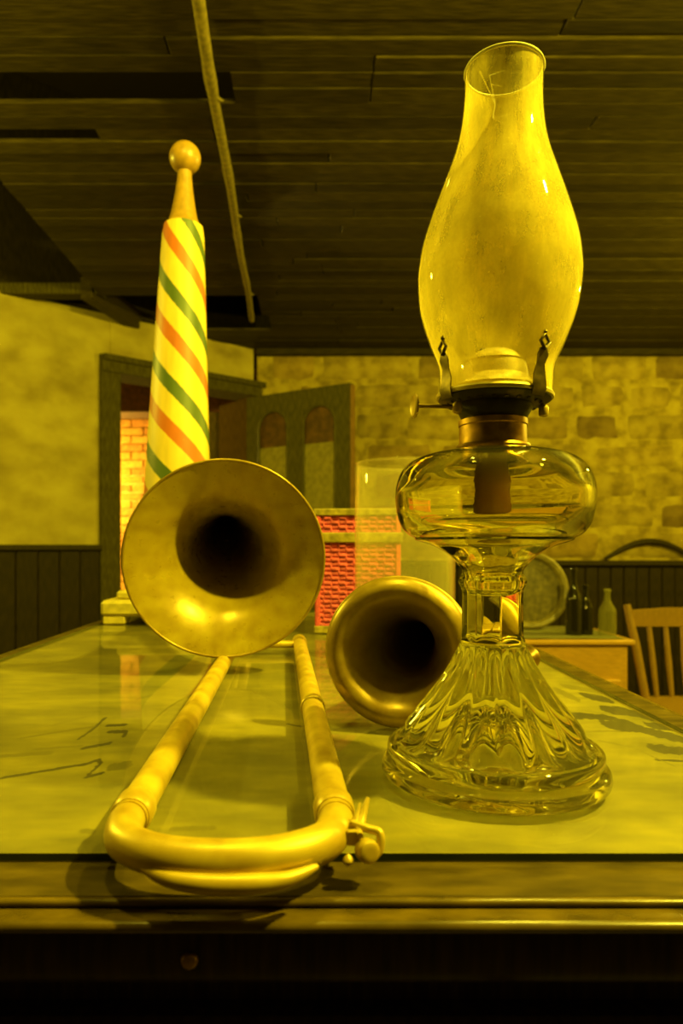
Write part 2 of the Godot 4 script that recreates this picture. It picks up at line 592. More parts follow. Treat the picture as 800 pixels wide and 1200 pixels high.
	for r in 27:
		var yy := -0.75 + r * 0.0755
		for q in 6:
			var xx := -2.15 + q * 0.224 + (0.112 if r % 2 else 0.0)
			part("brick", half if rng.randf() < 0.06 else brick_shapes[q % 3], M.bricks[rng.randi() % 4], bw, W(xx + rng.randf_range(-0.004, 0.004), yy, 6.318 - rng.randf() * 0.006))
	structure("wall_passage", bxs(Vector3(0.2, 3.7, 1.7), 0.0, Vector3(0.2, 1.8, -5.5)), M.plaster, "plastered wall closing the passage beyond the doorway", "wall")
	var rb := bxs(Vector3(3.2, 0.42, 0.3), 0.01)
	var rbo := part("trim_4", rb, M.beam_shade_red, self, W(-1.55, 1.225, 5.3))
	meta(rbo, "reddish beam with painted shade across the passage above the brick", "beam", "", "structure")
	var ps := Node3D.new()
	ps.name = "trim_5"
	add_child(ps)
	meta(ps, "brown upright plank screen beyond the doorway", "screen", "", "structure")
	for q in 7:
		part("plank", bxs(Vector3(0.128, 2.03, 0.022), 0.004), M.plank, ps, W(-0.88 + q * 0.133, -0.03, 5.02 + 0.006 * (q % 2)))
	# ceiling
	var ce := Node3D.new()
	ce.name = "ceiling"
	add_child(ce)
	meta(ce, "low dark ceiling of lapped boards with missing boards", "ceiling", "", "structure")
	var mats := [M.ceiling, M.ceiling2, M.ceiling, M.ceiling3]
	var z := 1.35
	var row := 0
	while z < ZB + 0.02:
		var gap1 := z > 1.93 and z < 2.03
		var gap2 := z > 2.14 and z < 2.25
		var x0 := -1.14
		if gap1: x0 = -0.24
		if gap2: x0 = -0.7
		if z > 3.62 and z < 4.2: x0 = -0.31 + (0.04 if z > 3.9 else 0.0)
		if z >= 4.2: x0 = -1.3
		var cut := rng.randf_range(-0.1, 1.0)
		if row % 3 == 1: cut = rng.randf_range(-0.45, -0.1)
		if cut < x0 + 0.2: cut = x0 + 0.4
		for s in [[x0, cut - 0.002], [cut + 0.002, 2.9]]:
			var w: float = s[1] - s[0]
			var tilt := deg_to_rad(rng.randf_range(1.5, 7.5)) * clampf((3.0 - z) / 1.2, 0.12, 1.0) * (0.35 if s[0] == x0 else 1.0)
			part("board", bxs(Vector3(w, 0.014, 0.069), 0.0025), mats[rng.randi() % 4], ce, W((s[0] + s[1]) / 2, C + 0.007 + rng.randf_range(-0.003, 0.003), z), Basis(Vector3.RIGHT, tilt) * Basis(Vector3.UP, rng.randf_range(-0.002, 0.002)))
		z += 0.065
		row += 1
	part("panel", bxs(Vector3(6.9, 0.03, 3.55), 0.0), M.ceiling, ce, W(-0.1, C + 0.02, -0.47))
	part("panel", bxs(Vector3(0.56, 0.03, 3.4), 0.0), M.ceiling, ce, W(3.15, C + 0.02, 3.0))
	part("panel", bxs(Vector3(1.0, 0.03, 1.9), 0.0), M.ceiling, ce, W(-3.1, C + 0.02, 2.25))
	part("joist", bxs(Vector3(2.6, 0.06, 0.1), 0.006), M.trim, ce, W(-2.42, C + 0.032, 3.62))
	part("joist", bxs(Vector3(0.07, 0.12, 0.62), 0.006), M.ceiling3, ce, W(-1.13, C + 0.03, 3.86), Basis(Vector3.UP, -0.22))
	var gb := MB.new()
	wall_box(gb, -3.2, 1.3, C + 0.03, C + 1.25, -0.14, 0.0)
	part("dark_gable", gb, M.dark_wood, ce)  # dark boards added so the loft stays black through the openings
	part("dark_gable", bxs(Vector3(3.85, 1.2, 0.1), 0.0), M.dark_wood, ce, W(1.53, C + 0.64, ZB - 0.06))  # same added dark boards above the stone wall
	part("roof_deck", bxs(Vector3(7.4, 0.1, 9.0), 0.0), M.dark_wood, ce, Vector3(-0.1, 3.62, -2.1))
	part("passage_ceiling", bxs(Vector3(3.8, 0.03, 2.5), 0.0), M.dark_wood, ce, W(-1.9, C + 0.035, 5.6))
	part("cornice", bxs(Vector3(3.8, 0.05, 0.05), 0.008), M.ceiling2, ce, W(1.5, C - 0.02, ZB - 0.03))
	# bare pole under the ceiling
	var cp := thing("ceiling_pole", W(-0.265, C - 0.02, 1.2), "long bare knotty wooden pole running under the ceiling boards", "pole")
	var pts := []
	var rad := []
	for i in 40:
		var f := i / 39.0
		pts.append(Vector3(lerpf(0.0, -0.1, f) + 0.003 * sin(f * 17.0), 0.003 * sin(f * 23.0), -f * 2.72))
		rad.append(0.0165 - 0.002 * f + (0.0025 if i % 7 == 3 else 0.0))
	var pm := MB.new()
	tube(pm, pts, rad, 12)
	part("shaft", pm, M.pole_bare, cp)
	for f in [0.3, 0.55, 0.86]:
		var km := MB.new()
		tube(km, [Vector3(0, 0, 0), Vector3(0.018, -0.006, -0.012), Vector3(0.026, -0.004, -0.02)], [0.007, 0.005, 0.003], 8)
		part("knot", km, M.pole_bare, cp, pts[int(f * 39)])

func stone(w: float, h: float, rng: RandomNumberGenerator) -> MB:
	var mb := MB.new()
	var nx := 6
	var ny := 4
	var grid := []
	var d := rng.randf_range(0.004, 0.015)
	for j in ny + 1:
		var r := []
		for i in nx + 1:
			var fx := float(i) / nx * 2.0 - 1.0
			var fy := float(j) / ny * 2.0 - 1.0
			var edge := maxf(absf(fx), absf(fy))
			var zz := d * (1.0 - pow(edge, 5.0)) + rng.randf_range(-0.004, 0.004)
			if edge > 0.99: zz = -0.02
			var ex := fx
			if edge <= 0.99:
				ex = clampf(fx * 1.28, -0.95, 0.95)
				fy = clampf(fy * 1.5, -0.9, 0.9)
			r.append(Vector3(ex * w / 2 * (1.0 - 0.05 * fy * fy) + rng.randf_range(-0.012, 0.012), fy * h / 2 * (1.0 - 0.05 * fx * fx) + rng.randf_range(-0.011, 0.011), zz))
		grid.append(r)
	for j in ny:
		for i in nx:
			mb.quad(grid[j][i], grid[j + 1][i], grid[j + 1][i + 1], grid[j][i + 1], 1)
	return mb

func arch_poly(x0: float, x1: float, y0: float, y1: float) -> PackedVector2Array:
	var p := PackedVector2Array()
	var r := (x1 - x0) / 2
	p.append(Vector2(x0, y0))
	p.append(Vector2(x1, y0))
	for i in 17:
		var a := PI * i / 16.0
		p.append(Vector2(x0 + r + cos(a) * r, y1 - r + sin(a) * r))
	return p

func arched_door() -> void:
	var a := W(-0.449, 0, 4.55)
	var dir := Vector3(0.843, 0, 0.537)
	var o := Node3D.new()
	o.name = "door_1"
	add_child(o)
	meta(o, "olive green panelled door with two arched panels standing open", "door", "", "structure")
	o.position = Vector3(a.x, 0, a.z)
	o.basis = Basis(dir, Vector3.UP, dir.cross(Vector3.UP))
	# leaf: x from the hinge, y above the floor, z towards the room
	var top := EYE + 0.985
	var leaf := CSGCombiner3D.new()
	leaf.name = "leaf"
	var slab := CSGBox3D.new()
	slab.name = "slab"
	slab.size = Vector3(0.79, top - 0.01, 0.04)
	slab.position = Vector3(0.395, (top + 0.01) / 2, 0)
	slab.material = M.door
	leaf.add_child(slab)
	for w in [[0.092, 0.332], [0.443, 0.688]]:
		var c := CSGPolygon3D.new()
		c.name = "arch_cut"
		c.polygon = arch_poly(w[0], w[1], EYE - 0.05, EYE + 0.88)
		c.depth = 0.1
		c.position.z = 0.05
		c.operation = CSGShape3D.OPERATION_SUBTRACTION
		c.material = M.door
		leaf.add_child(c, true)
		var c2 := CSGBox3D.new()
		c2.name = "panel_cut"
		c2.size = Vector3(w[1] - w[0], 0.62, 0.03)
		c2.position = Vector3((w[0] + w[1]) / 2, 0.5, 0.02)
		c2.operation = CSGShape3D.OPERATION_SUBTRACTION
		c2.material = M.door
		leaf.add_child(c2, true)
	o.add_child(leaf)
	for w in [[0.092, 0.332], [0.443, 0.688]]:
		var up := MB.new()
		var ap := arch_poly(w[0], w[1], EYE + 0.642, EYE + 0.88)
		prism(up, ap, 0.01, Transform3D(Basis(), Vector3(0, 0, -0.008)))
		meta(part("upper_panel", up, M.door_brown, o), "dark brown arched upper panel")
		meta(part("lower_panel", bxs(Vector3(w[1] - w[0], 0.692, 0.01), 0.001), M.door_cream, o, Vector3((w[0] + w[1]) / 2, EYE + 0.296, 0.0)), "pale cream lower panel")
		var mo := MB.new()
		var q := arch_poly(w[0] + 0.006, w[1] - 0.006, EYE - 0.044, EYE + 0.874)
		var path := []
		for p in q:
			path.append(Vector3(p.x, p.y, 0.016))
		path.append(path[0])
		tube(mo, path, 0.008, 6, 1.0, false, Vector3.BACK)
		part("moulding", mo, M.door, o)
	meta(part("edge_strip", bxs(Vector3(0.012, top - 0.02, 0.044), 0.002), M.door_edge, o, Vector3(0.796, top / 2, 0)), "orange brown bare edge of the door")
	var kn := MB.new()
	lathe(kn, spline([Vector2(0, 0.055), Vector2(0.02, 0.05), Vector2(0.026, 0.035), Vector2(0.012, 0.018), Vector2(0.01, 0.0)], 4), 20, Transform3D(Basis(Vector3.RIGHT, PI / 2), Vector3(0.735, 0.95, 0.02)))
	part("knob", kn, M.brass_dark, o)

# ---------------------------------------------------------------- table
const TX0 := -0.446
const TX1 := 0.333
const TZ0 := 0.276
const TZ1 := 1.56

func table() -> void:
	var cx := (TX0 + TX1) / 2
	var cz := (TZ0 + TZ1) / 2
	var o := thing("table", Vector3(cx, 0, -cz), "long dark wooden table with moulded edge and olive inlay under glass", "table")
	var hw := (TX1 - TX0) / 2
	var hd := (TZ1 - TZ0) / 2
	var ytop := TT - 0.005
	part("top_board", rounded_slab(hw - 0.0145, hd - 0.0145, ytop - 0.0036, ytop, 0.0005), M.table_wood, o)
	part("edge_bead", rounded_slab(hw - 0.0115, hd - 0.0115, ytop - 0.0037, ytop - 0.0004, 0.0018), M.table_bead, o)
	part("edge_moulding", rounded_slab(hw, hd, ytop - 0.0088, ytop - 0.0038, 0.0026), M.table_bead, o)
	part("under_moulding", rounded_slab(hw - 0.014, hd - 0.014, ytop - 0.04, ytop - 0.009, 0.006), M.table_leg, o)
	var inlay := part("inlay", bxs(Vector3(0.686, 0.0014, 1.19), 0.0003, Vector3.ZERO), inlay_material(), o, Vector3(-0.057 - cx, TT - 0.0043, -(0.322 + 0.595) + cz))
	meta(inlay, "olive painted inlay with dark smears and scratches")
	# apron with drawer
	for s in [-1, 1]:
		part("apron", bxs(Vector3(0.02, 0.12, hd * 2 - 0.12), 0.002), M.table_leg, o, Vector3(s * (hw - 0.045), ytop - 0.1, 0))
		part("apron", bxs(Vector3(hw * 2 - 0.12, 0.12, 0.02), 0.002), M.table_leg, o, Vector3(0, ytop - 0.1, s * (hd - 0.045)))
	var dr := part("drawer", bxs(Vector3(0.52, 0.085, 0.02), 0.004), M.table_leg, o, Vector3(0, ytop - 0.1, hd - 0.03))
	for s in [-1, 1]:
		var kn := MB.new()
		lathe(kn, spline([Vector2(0, 0.026), Vector2(0.01, 0.024), Vector2(0.013, 0.017), Vector2(0.006, 0.008), Vector2(0.007, 0.0)], 4), 18, Transform3D(Basis(Vector3.RIGHT, PI / 2), Vector3(s * 0.15, 0, 0.01)))
		part("knob", kn, M.collar, dr)
	var lp := MB.new()
	lathe(lp, spline([Vector2(0, 0.0025), Vector2(0.003, 0.002), Vector2(0.004, 0.0)], 4), 18, Transform3D(Basis(Vector3.RIGHT, PI / 2), Vector3(-0.0537 - cx, 0.874, hd - 0.0145)))
	meta(part("lock_plate", lp, M.collar, o), "small round brass lock plate")
	for sx in [-1, 1]:
		for sz in [-1, 1]:
			var lg := MB.new()
			lathe(lg, spline([Vector2(0.016, 0.0), Vector2(0.026, 0.03), Vector2(0.018, 0.07), Vector2(0.028, 0.3), Vector2(0.034, 0.55), Vector2(0.024, 0.62), Vector2(0.036, 0.66)], 5), 20)
			box(lg, Vector3(0.075, ytop - 0.04 - 0.655, 0.075), Vector3(0, (ytop - 0.04 + 0.655) / 2, 0), 0.004)
			part("leg", lg, M.table_leg, o, Vector3(sx * (hw - 0.065), 0, sz * (hd - 0.065)))
	# glass sheet
	var g := thing("glass_sheet", Vector3(-0.057, TT - 0.005, -(0.32 + 0.6)), "clear glass sheet with green edge lying on the table", "glass sheet")
	var gm := MB.new()
	var gx := 0.345
	var gz := 0.6
	var p := [Vector3(-gx, 0.005, gz), Vector3(gx, 0.005, gz), Vector3(gx, 0.005, -gz), Vector3(-gx, 0.005, -gz)]
	gm.quad(p[3], p[2], p[1], p[0], 1)
	gm.fix(0)
	part("pane", gm, M.sheet, g)
	var ed := MB.new()
	for i in 4:
		var a: Vector3 = p[i]
		var b: Vector3 = p[(i + 1) % 4]
		var dn := Vector3(0, -0.0034, 0)
		ed.quad(a, b, b + dn, a + dn, i + 1)
	ed.fix(0)
	meta(part("edge", ed, M.sheet_edge, g), "dark green cut edge of the glass")

func rounded_slab(hx: float, hz: float, y0: float, y1: float, r: float) -> MB:
	var mb := MB.new()
	var rings := []
	var prof := []
	for i in 7:
		var a := -PI / 2 + PI * i / 6.0
		var yy := lerpf(y0, y1, 0.5) + sin(a) * (y1 - y0) / 2
		prof.append(Vector2(-r + cos(a) * r, yy))
	for q in prof:
		var ring := PackedVector3Array()
		var x: float = hx + q.x
		var z: float = hz + q.x
		for c in [[-1, -1], [1, -1], [1, 1], [-1, 1]]:
			ring.append(Vector3(c[0] * x, q.y, c[1] * z))
		rings.append(ring)
	for i in rings.size() - 1:
		for j in 4:
			var k := (j + 1) % 4
			mb.quad(rings[i][j], rings[i][k], rings[i + 1][k], rings[i + 1][j], j + 1)
	var n := rings.size() - 1
	mb.quad(rings[0][3], rings[0][2], rings[0][1], rings[0][0], 10)
	mb.quad(rings[n][0], rings[n][1], rings[n][2], rings[n][3], 11)
	mb.fix(0)
	return mb

func inlay_material() -> StandardMaterial3D:
	# the painted surface seen through the glass: olive paint with cloudy patches, smears and scratches
	var w := 700
	var h := 1200
	var im := Image.create(w, h, false, Image.FORMAT_RGB8)
	var n := FastNoiseLite.new()
	n.seed = 21
	n.frequency = 0.006
	n.fractal_octaves = 5
	var n2 := FastNoiseLite.new()
	n2.seed = 22
	n2.frequency = 0.06
	n2.fractal_octaves = 3
	for y in h:
		for x in w:
			var k := 0.86 + 0.3 * n.get_noise_2d(x, y * 1.6) + 0.1 * n2.get_noise_2d(x * 0.35, y)
			im.set_pixel(x, y, Color(0.48 * k, 0.445 * k, 0.055 * k))
	var dark := Color(0.15, 0.13, 0.02)
	var mid := Color(0.36, 0.33, 0.04)
	var strokes := [
		[[685, 811, 710, 815], 4.0, dark], [[709, 827, 735, 829, 760, 836], 5.0, dark], [[665, 834, 685, 834, 712, 836, 740, 843], 3.4, dark],
		[[712, 845, 740, 846, 760, 852, 800, 861], 6.0, dark], [[760, 845, 790, 848, 806, 853], 4.0, dark], [[765, 871, 806, 875], 5.0, dark],
		[[767, 884, 806, 886], 1.2, dark], [[685, 852, 725, 851], 1.0, mid], [[660, 800, 700, 806, 730, 815], 3.0, mid], [[700, 862, 740, 870, 790, 892], 1.0, mid], [[655, 806, 668, 812], 5.0, mid],
		[[92, 860, 107, 850, 122, 837], 1.6, dark], [[96, 871, 129, 865], 1.7, dark], [[0, 905, 37, 899, 100, 889, 115, 884, 117, 888, 100, 904, 120, 899], 1.5, dark],
		[[127, 852, 147, 852, 145, 857], 1.6, dark], [[125, 845, 147, 844], 1.4, dark], [[110, 832, 140, 830], 1.6, mid], [[60, 845, 95, 836, 130, 828], 1.2, mid], [[40, 872, 96, 868], 1.2, mid],
		[[20, 860, 70, 852, 110, 846], 1.2, mid], [[0, 880, 60, 876], 2.0, mid], [[70, 975, 105, 978], 2.0, mid], [[150, 890, 130, 892], 4.0, mid], [[95, 965, 108, 966], 2.5, mid],
		[[200, 963, 250, 962], 2.5, mid], [[335, 843, 352, 846], 0.8, dark], [[100, 748, 160, 752], 1.2, mid], [[105, 760, 165, 757], 1.0, mid], [[150, 806, 175, 802], 1.2, mid], [[160, 815, 178, 810], 1.2, mid],
	]
	for s in strokes:
		s[1] *= 1.35
		var q: Array = s[0]
		var pts := PackedVector2Array()
		for i in range(0, q.size(), 2):
			var p := on_table(q[i], q[i + 1])
			pts.append(p)
		for i in pts.size() - 1:
			var steps := 60
			for st in steps + 1:
				var f := float(st) / steps
				var p := pts[i].lerp(pts[i + 1], f)
				var mpp := p.y / 800.0                 # metres per photo pixel at that distance
				var rx: float = s[1] * mpp * (0.75 + 0.35 * n2.get_noise_1d(st * 3.0 + i * 40.0))
				var rz: float = s[1] * p.y * p.y / 115.2 * (0.8 + 0.3 * n2.get_noise_1d(st * 2.0 + 7.0))
				var cxp := (p.x + 0.4) / 0.686 * w
				var cyp := (1.0 - (p.y - 0.322) / 1.19) * h
				var ex := maxf(rx / 0.686 * w, 0.8)
				var ey := maxf(rz / 1.19 * h, 0.8)
				for yy in range(int(cyp - ey), int(cyp + ey) + 1):
					for xx in range(int(cxp - ex), int(cxp + ex) + 1):
						if xx < 0 or yy < 0 or xx >= w or yy >= h: continue
						var e := Vector2((xx - cxp) / ex, (yy - cyp) / ey).length()
						if e < 1.0 + 0.4 * n2.get_noise_2d(xx * 2.0, yy * 2.0):
							im.set_pixel(xx, yy, im.get_pixel(xx, yy).lerp(s[2], 0.55))
	var m := StandardMaterial3D.new()
	m.albedo_color = Color.WHITE
	m.albedo_texture = ImageTexture.create_from_image(im)
	m.roughness = 0.7
	m.uv1_triplanar = true
	m.uv1_scale = Vector3(1.0 / 0.686, 1.0, 1.0 / 1.19)
	m.uv1_offset = Vector3(0.5, 0.0, 0.5)
	return m

# ---------------------------------------------------------------- oil lamp
func oil_lamp() -> void:
	var o := thing("oil_lamp", W(0.1113, -0.144 + 0.0004, 0.43), "clear glass oil lamp with dusty chimney and fluted foot", "oil lamp")
	# foot
	var foot := MB.new()
	var outer := [Vector2(0, 0.0832), Vector2(0.0196, 0.0832)]
	outer += spline([Vector2(0.0205, 0.0822), Vector2(0.0212, 0.079), Vector2(0.0232, 0.074), Vector2(0.0272, 0.066), Vector2(0.0335, 0.056), Vector2(0.042, 0.0445), Vector2(0.0505, 0.033), Vector2(0.058, 0.0235), Vector2(0.0605, 0.0212), Vector2(0.0615, 0.0204)], 4)
	outer += spline([Vector2(0.0640, 0.0202), Vector2(0.0656, 0.0185), Vector2(0.0660, 0.0155), Vector2(0.0650, 0.0128), Vector2(0.0634, 0.0114)], 4)
	outer += spline([Vector2(0.0650, 0.0106), Vector2(0.0682, 0.0092), Vector2(0.0696, 0.0056), Vector2(0.0690, 0.0018), Vector2(0.0670, 0.0)], 4)
	outer += spline([Vector2(0.0610, 0.0), Vector2(0.0590, 0.003), Vector2(0.0520, 0.0055), Vector2(0.0420, 0.008), Vector2(0.0330, 0.0125), Vector2(0.0265, 0.0215), Vector2(0.0180, 0.031), Vector2(0.0090, 0.0345), Vector2(0, 0.0355)], 3)
	var petals := func(r: float, y: float, a: float, i: int) -> float:
		if i < 3 or i > 38: return r
		var c := absf(cos(a * 8.0))
		var ye := 0.0208 + 0.007 * (1.0 - c)
		var k := smoothstep(ye, ye + 0.0035, y) * smoothstep(0.083, 0.074, y)
		return r * (1.0 + k * 0.115 * (0.42 - c))
	lathe(foot, outer, 192, Transform3D(), petals)
	part("foot", foot, M.glass_foot, o)
	# font on its octagonal stem
	var font := MB.new()
	var pf := [Vector2(0, 0.0836), Vector2(0.0192, 0.0836)]
	pf += spline([Vector2(0.0198, 0.0846), Vector2(0.0188, 0.088), Vector2(0.0186, 0.1), Vector2(0.0186, 0.115), Vector2(0.0204, 0.1195), Vector2(0.0206, 0.1225), Vector2(0.0186, 0.1265), Vector2(0.0202, 0.1305), Vector2(0.0265, 0.1375), Vector2(0.0365, 0.1435), Vector2(0.0455, 0.1465), Vector2(0.0482, 0.1475)], 4)
	pf += spline([Vector2(0.0488, 0.149), Vector2(0.0535, 0.1515), Vector2(0.058, 0.158), Vector2(0.0606, 0.168), Vector2(0.061, 0.176), Vector2(0.0594, 0.1855), Vector2(0.055, 0.1935), Vector2(0.047, 0.199), Vector2(0.035, 0.2022), Vector2(0.0255, 0.2035), Vector2(0.021, 0.2048), Vector2(0.0195, 0.206)], 4)
	pf += spline([Vector2(0.0165, 0.206), Vector2(0.0165, 0.2025), Vector2(0.028, 0.1988), Vector2(0.041, 0.1963), Vector2(0.0498, 0.1905), Vector2(0.0548, 0.182), Vector2(0.0562, 0.175), Vector2(0.0548, 0.1655), Vector2(0.049, 0.1565), Vector2(0.038, 0.1503), Vector2(0.0245, 0.1440), Vector2(0.0155, 0.137), Vector2(0.0135, 0.127), Vector2(0.0122, 0.118), Vector2(0.0085, 0.1138), Vector2(0, 0.1128)], 3)
	var n_stem := 2 + 4 * 6 + 4
	var octagon := func(r: float, y: float, a: float, i: int) -> float:
		if i > n_stem: return r
		var k := smoothstep(0.0845, 0.088, y) * smoothstep(0.134, 0.124, y)
		var f := fposmod(a, PI / 4) - PI / 8
		return r * lerpf(1.0, 0.965 / cos(f), k)
	lathe(font, pf, 144, Transform3D(), octagon)
	part("font", font, M.glass, o)
	# wick
	var wk := MB.new()
	lathe(wk, spline([Vector2(0.0001, 0.157), Vector2(0.0105, 0.158), Vector2(0.0134, 0.163), Vector2(0.0122, 0.178), Vector2(0.0132, 0.19), Vector2(0.0105, 0.203), Vector2(0.0105, 0.21)], 6), 40, Transform3D(Basis(Vector3.UP, 0.35) * Basis.from_scale(Vector3(1, 1, 0.35))), func(r: float, y: float, a: float, _i: int) -> float: return r * (1.0 + 0.07 * sin(a * 10.0 + y * 900.0)))
	part("wick", wk, M.wick, o)
	# collar
	var co := MB.new()
	lathe(co, [Vector2(0.018, 0.2042), Vector2(0.0225, 0.2042), Vector2(0.0232, 0.2055), Vector2(0.0225, 0.207), Vector2(0.0208, 0.2075), Vector2(0.0206, 0.2185), Vector2(0.0212, 0.2192), Vector2(0.0212, 0.2225), Vector2(0.018, 0.2228)], 64)
	part("collar", co, M.collar, o)
	# burner, leaning a little with the chimney
	var lean := Basis(Vector3.BACK, deg_to_rad(-1.6))
	var bn := Node3D.new()
	bn.name = "burner"
	o.add_child(bn)
	bn.transform = Transform3D(lean, Vector3(0.0005, 0.2225, 0))
	var cup := MB.new()
	lathe(cup, [Vector2(0, 0), Vector2(0.0195, 0.0), Vector2(0.021, 0.003), Vector2(0.0235, 0.0075), Vector2(0.0235, 0.0095), Vector2(0.031, 0.0105), Vector2(0.0345, 0.0125), Vector2(0.0348, 0.0145), Vector2(0.0338, 0.0148), Vector2(0.03, 0.013), Vector2(0, 0.013)], 72)
	part("cup", cup, M.burner_dark, bn)
	var gal := MB.new()
	lathe(gal, [Vector2(0.0340, 0.0132), Vector2(0.0358, 0.0136), Vector2(0.0362, 0.0152), Vector2(0.0352, 0.0166), Vector2(0.0338, 0.0155)], 72)
	part("gallery_rim", gal, M.burner, bn)
	var dome := MB.new()
	lathe(dome, [Vector2(0.0318, 0.0135), Vector2(0.0312, 0.0165), Vector2(0.0282, 0.0185), Vector2(0.0285, 0.0198), Vector2(0.0262, 0.0212), Vector2(0.0235, 0.0235), Vector2(0.0206, 0.027), Vector2(0.0196, 0.0325), Vector2(0.0188, 0.0355), Vector2(0.0192, 0.0364), Vector2(0.0178, 0.0372)] + spline([Vector2(0.0165, 0.0373), Vector2(0.0152, 0.0395), Vector2(0.012, 0.0425), Vector2(0.0075, 0.0442), Vector2(0.0, 0.0447)], 4), 64, Transform3D(), null, 25.0)
	part("deflector", dome, M.burner, bn)
	var slot := MB.new()
	box(slot, Vector3(0.02, 0.003, 0.0035), Vector3(0, 0.0438, 0), 0.0008)
	part("wick_slot", slot, M.burner_dark, bn)
	for k in 24:
		var a := TAU * k / 24.0
		var hole := MB.new()
		lathe(hole, [Vector2(0, 0.0006), Vector2(0.0011, 0.0006), Vector2(0.0013, 0), Vector2(0, 0)], 8, Transform3D(basis_y(Vector3(cos(a) * 0.5, -0.9, sin(a) * 0.5)), Vector3(cos(a) * 0.0285, 0.0098, sin(a) * 0.0285)))
		part("vent", hole, M.iron, bn)
	for a in [deg_to_rad(156.0), deg_to_rad(60.0), deg_to_rad(-84.0)]:
		prong(bn, a)
	# thumb wheel
	var ks := MB.new()
	tube(ks, [Vector3(-0.022, 0.0075, 0.004), Vector3(-0.0505, 0.0068, 0.006)], 0.0013, 12)
	var kn := part("wick_spindle", ks, M.brass_dark, bn)
	var kd := MB.new()
	lathe(kd, [Vector2(0, 0.0), Vector2(0.0064, 0.0), Vector2(0.0074, 0.0007), Vector2(0.0074, 0.0017), Vector2(0.0064, 0.0024), Vector2(0.004, 0.0015), Vector2(0.0, 0.0022)], 36, Transform3D(basis_y(Vector3(-1, -0.03, 0.12)), Vector3(-0.0495, 0.0068, 0.006)), func(r: float, _y: float, a: float, i: int) -> float: return r * (1.0 + (0.03 * sin(a * 18.0) if i in [2, 3] else 0.0)))
	part("thumb_wheel", kd, M.brass_pale, kn)
	for a in [deg_to_rad(150.0), deg_to_rad(25.0)]:
		var pk := MB.new()
		lathe(pk, spline([Vector2(0, 0.004), Vector2(0.0025, 0.003), Vector2(0.003, 0), Vector2(0.0025, -0.003), Vector2(0, -0.004)], 3), 14, Transform3D(Basis(), Vector3(cos(a) * 0.03, 0.0045, sin(a) * 0.03)))
		part("rivet", pk, M.brass_pale, bn)
	# chimney
	var ch := Node3D.new()
	ch.name = "chimney"
	o.add_child(ch)
	ch.transform = Transform3D(lean, Vector3(0.0013, 0.2342, 0))
	var cp := [Vector2(0.0345, 0.003), Vector2(0.0348, 0.008), Vector2(0.0352, 0.0195), Vector2(0.0372, 0.027), Vector2(0.0408, 0.0355), Vector2(0.0463, 0.0505), Vector2(0.0490, 0.0615), Vector2(0.0504, 0.0775), Vector2(0.0496, 0.0885), Vector2(0.0478, 0.1), Vector2(0.0437, 0.1145), Vector2(0.0392, 0.128), Vector2(0.0345, 0.1415), Vector2(0.0298, 0.1555), Vector2(0.0268, 0.168), Vector2(0.0250, 0.1815), Vector2(0.0242, 0.195), Vector2(0.0241, 0.2085)]
	var glass := MB.new()
	lathe(glass, spline(cp, 5), 120)
	part("glass_wall", glass, M.pane, ch)
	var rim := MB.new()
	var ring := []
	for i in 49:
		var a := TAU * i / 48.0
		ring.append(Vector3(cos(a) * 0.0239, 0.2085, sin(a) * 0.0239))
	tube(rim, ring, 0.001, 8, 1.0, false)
	part("rim", rim, M.cobweb, ch)  # opaque pale ring paints the bright line along the glass lip
	var film := MB.new()
	var fp := []
	for q in spline(cp, 5):
		fp.append(q - Vector2(0.0007, 0))
	lathe(film, fp, 120)
	meta(part("dust_film", film, dust_material(), ch), "thin yellowish dust inside the chimney")
	var cw := MB.new()
	for s in [[Vector3(-0.018, 0.2, 0.012), Vector3(-0.006, 0.185, 0.004), Vector3(-0.011, 0.166, 0.02)], [Vector3(-0.006, 0.185, 0.004), Vector3(-0.004, 0.199, -0.012)], [Vector3(-0.006, 0.185, 0.004), Vector3(-0.01, 0.203, 0.004), Vector3(-0.001, 0.205, 0.006), Vector3(-0.002, 0.197, 0.003), Vector3(-0.009, 0.198, 0.003)], [Vector3(-0.011, 0.166, 0.02), Vector3(0.012, 0.153, 0.024)], [Vector3(-0.011, 0.166, 0.02), Vector3(0.0, 0.17, 0.018)]]:
		tube(cw, s, 0.00022, 5)
	part("cobweb", cw, M.cobweb, ch)

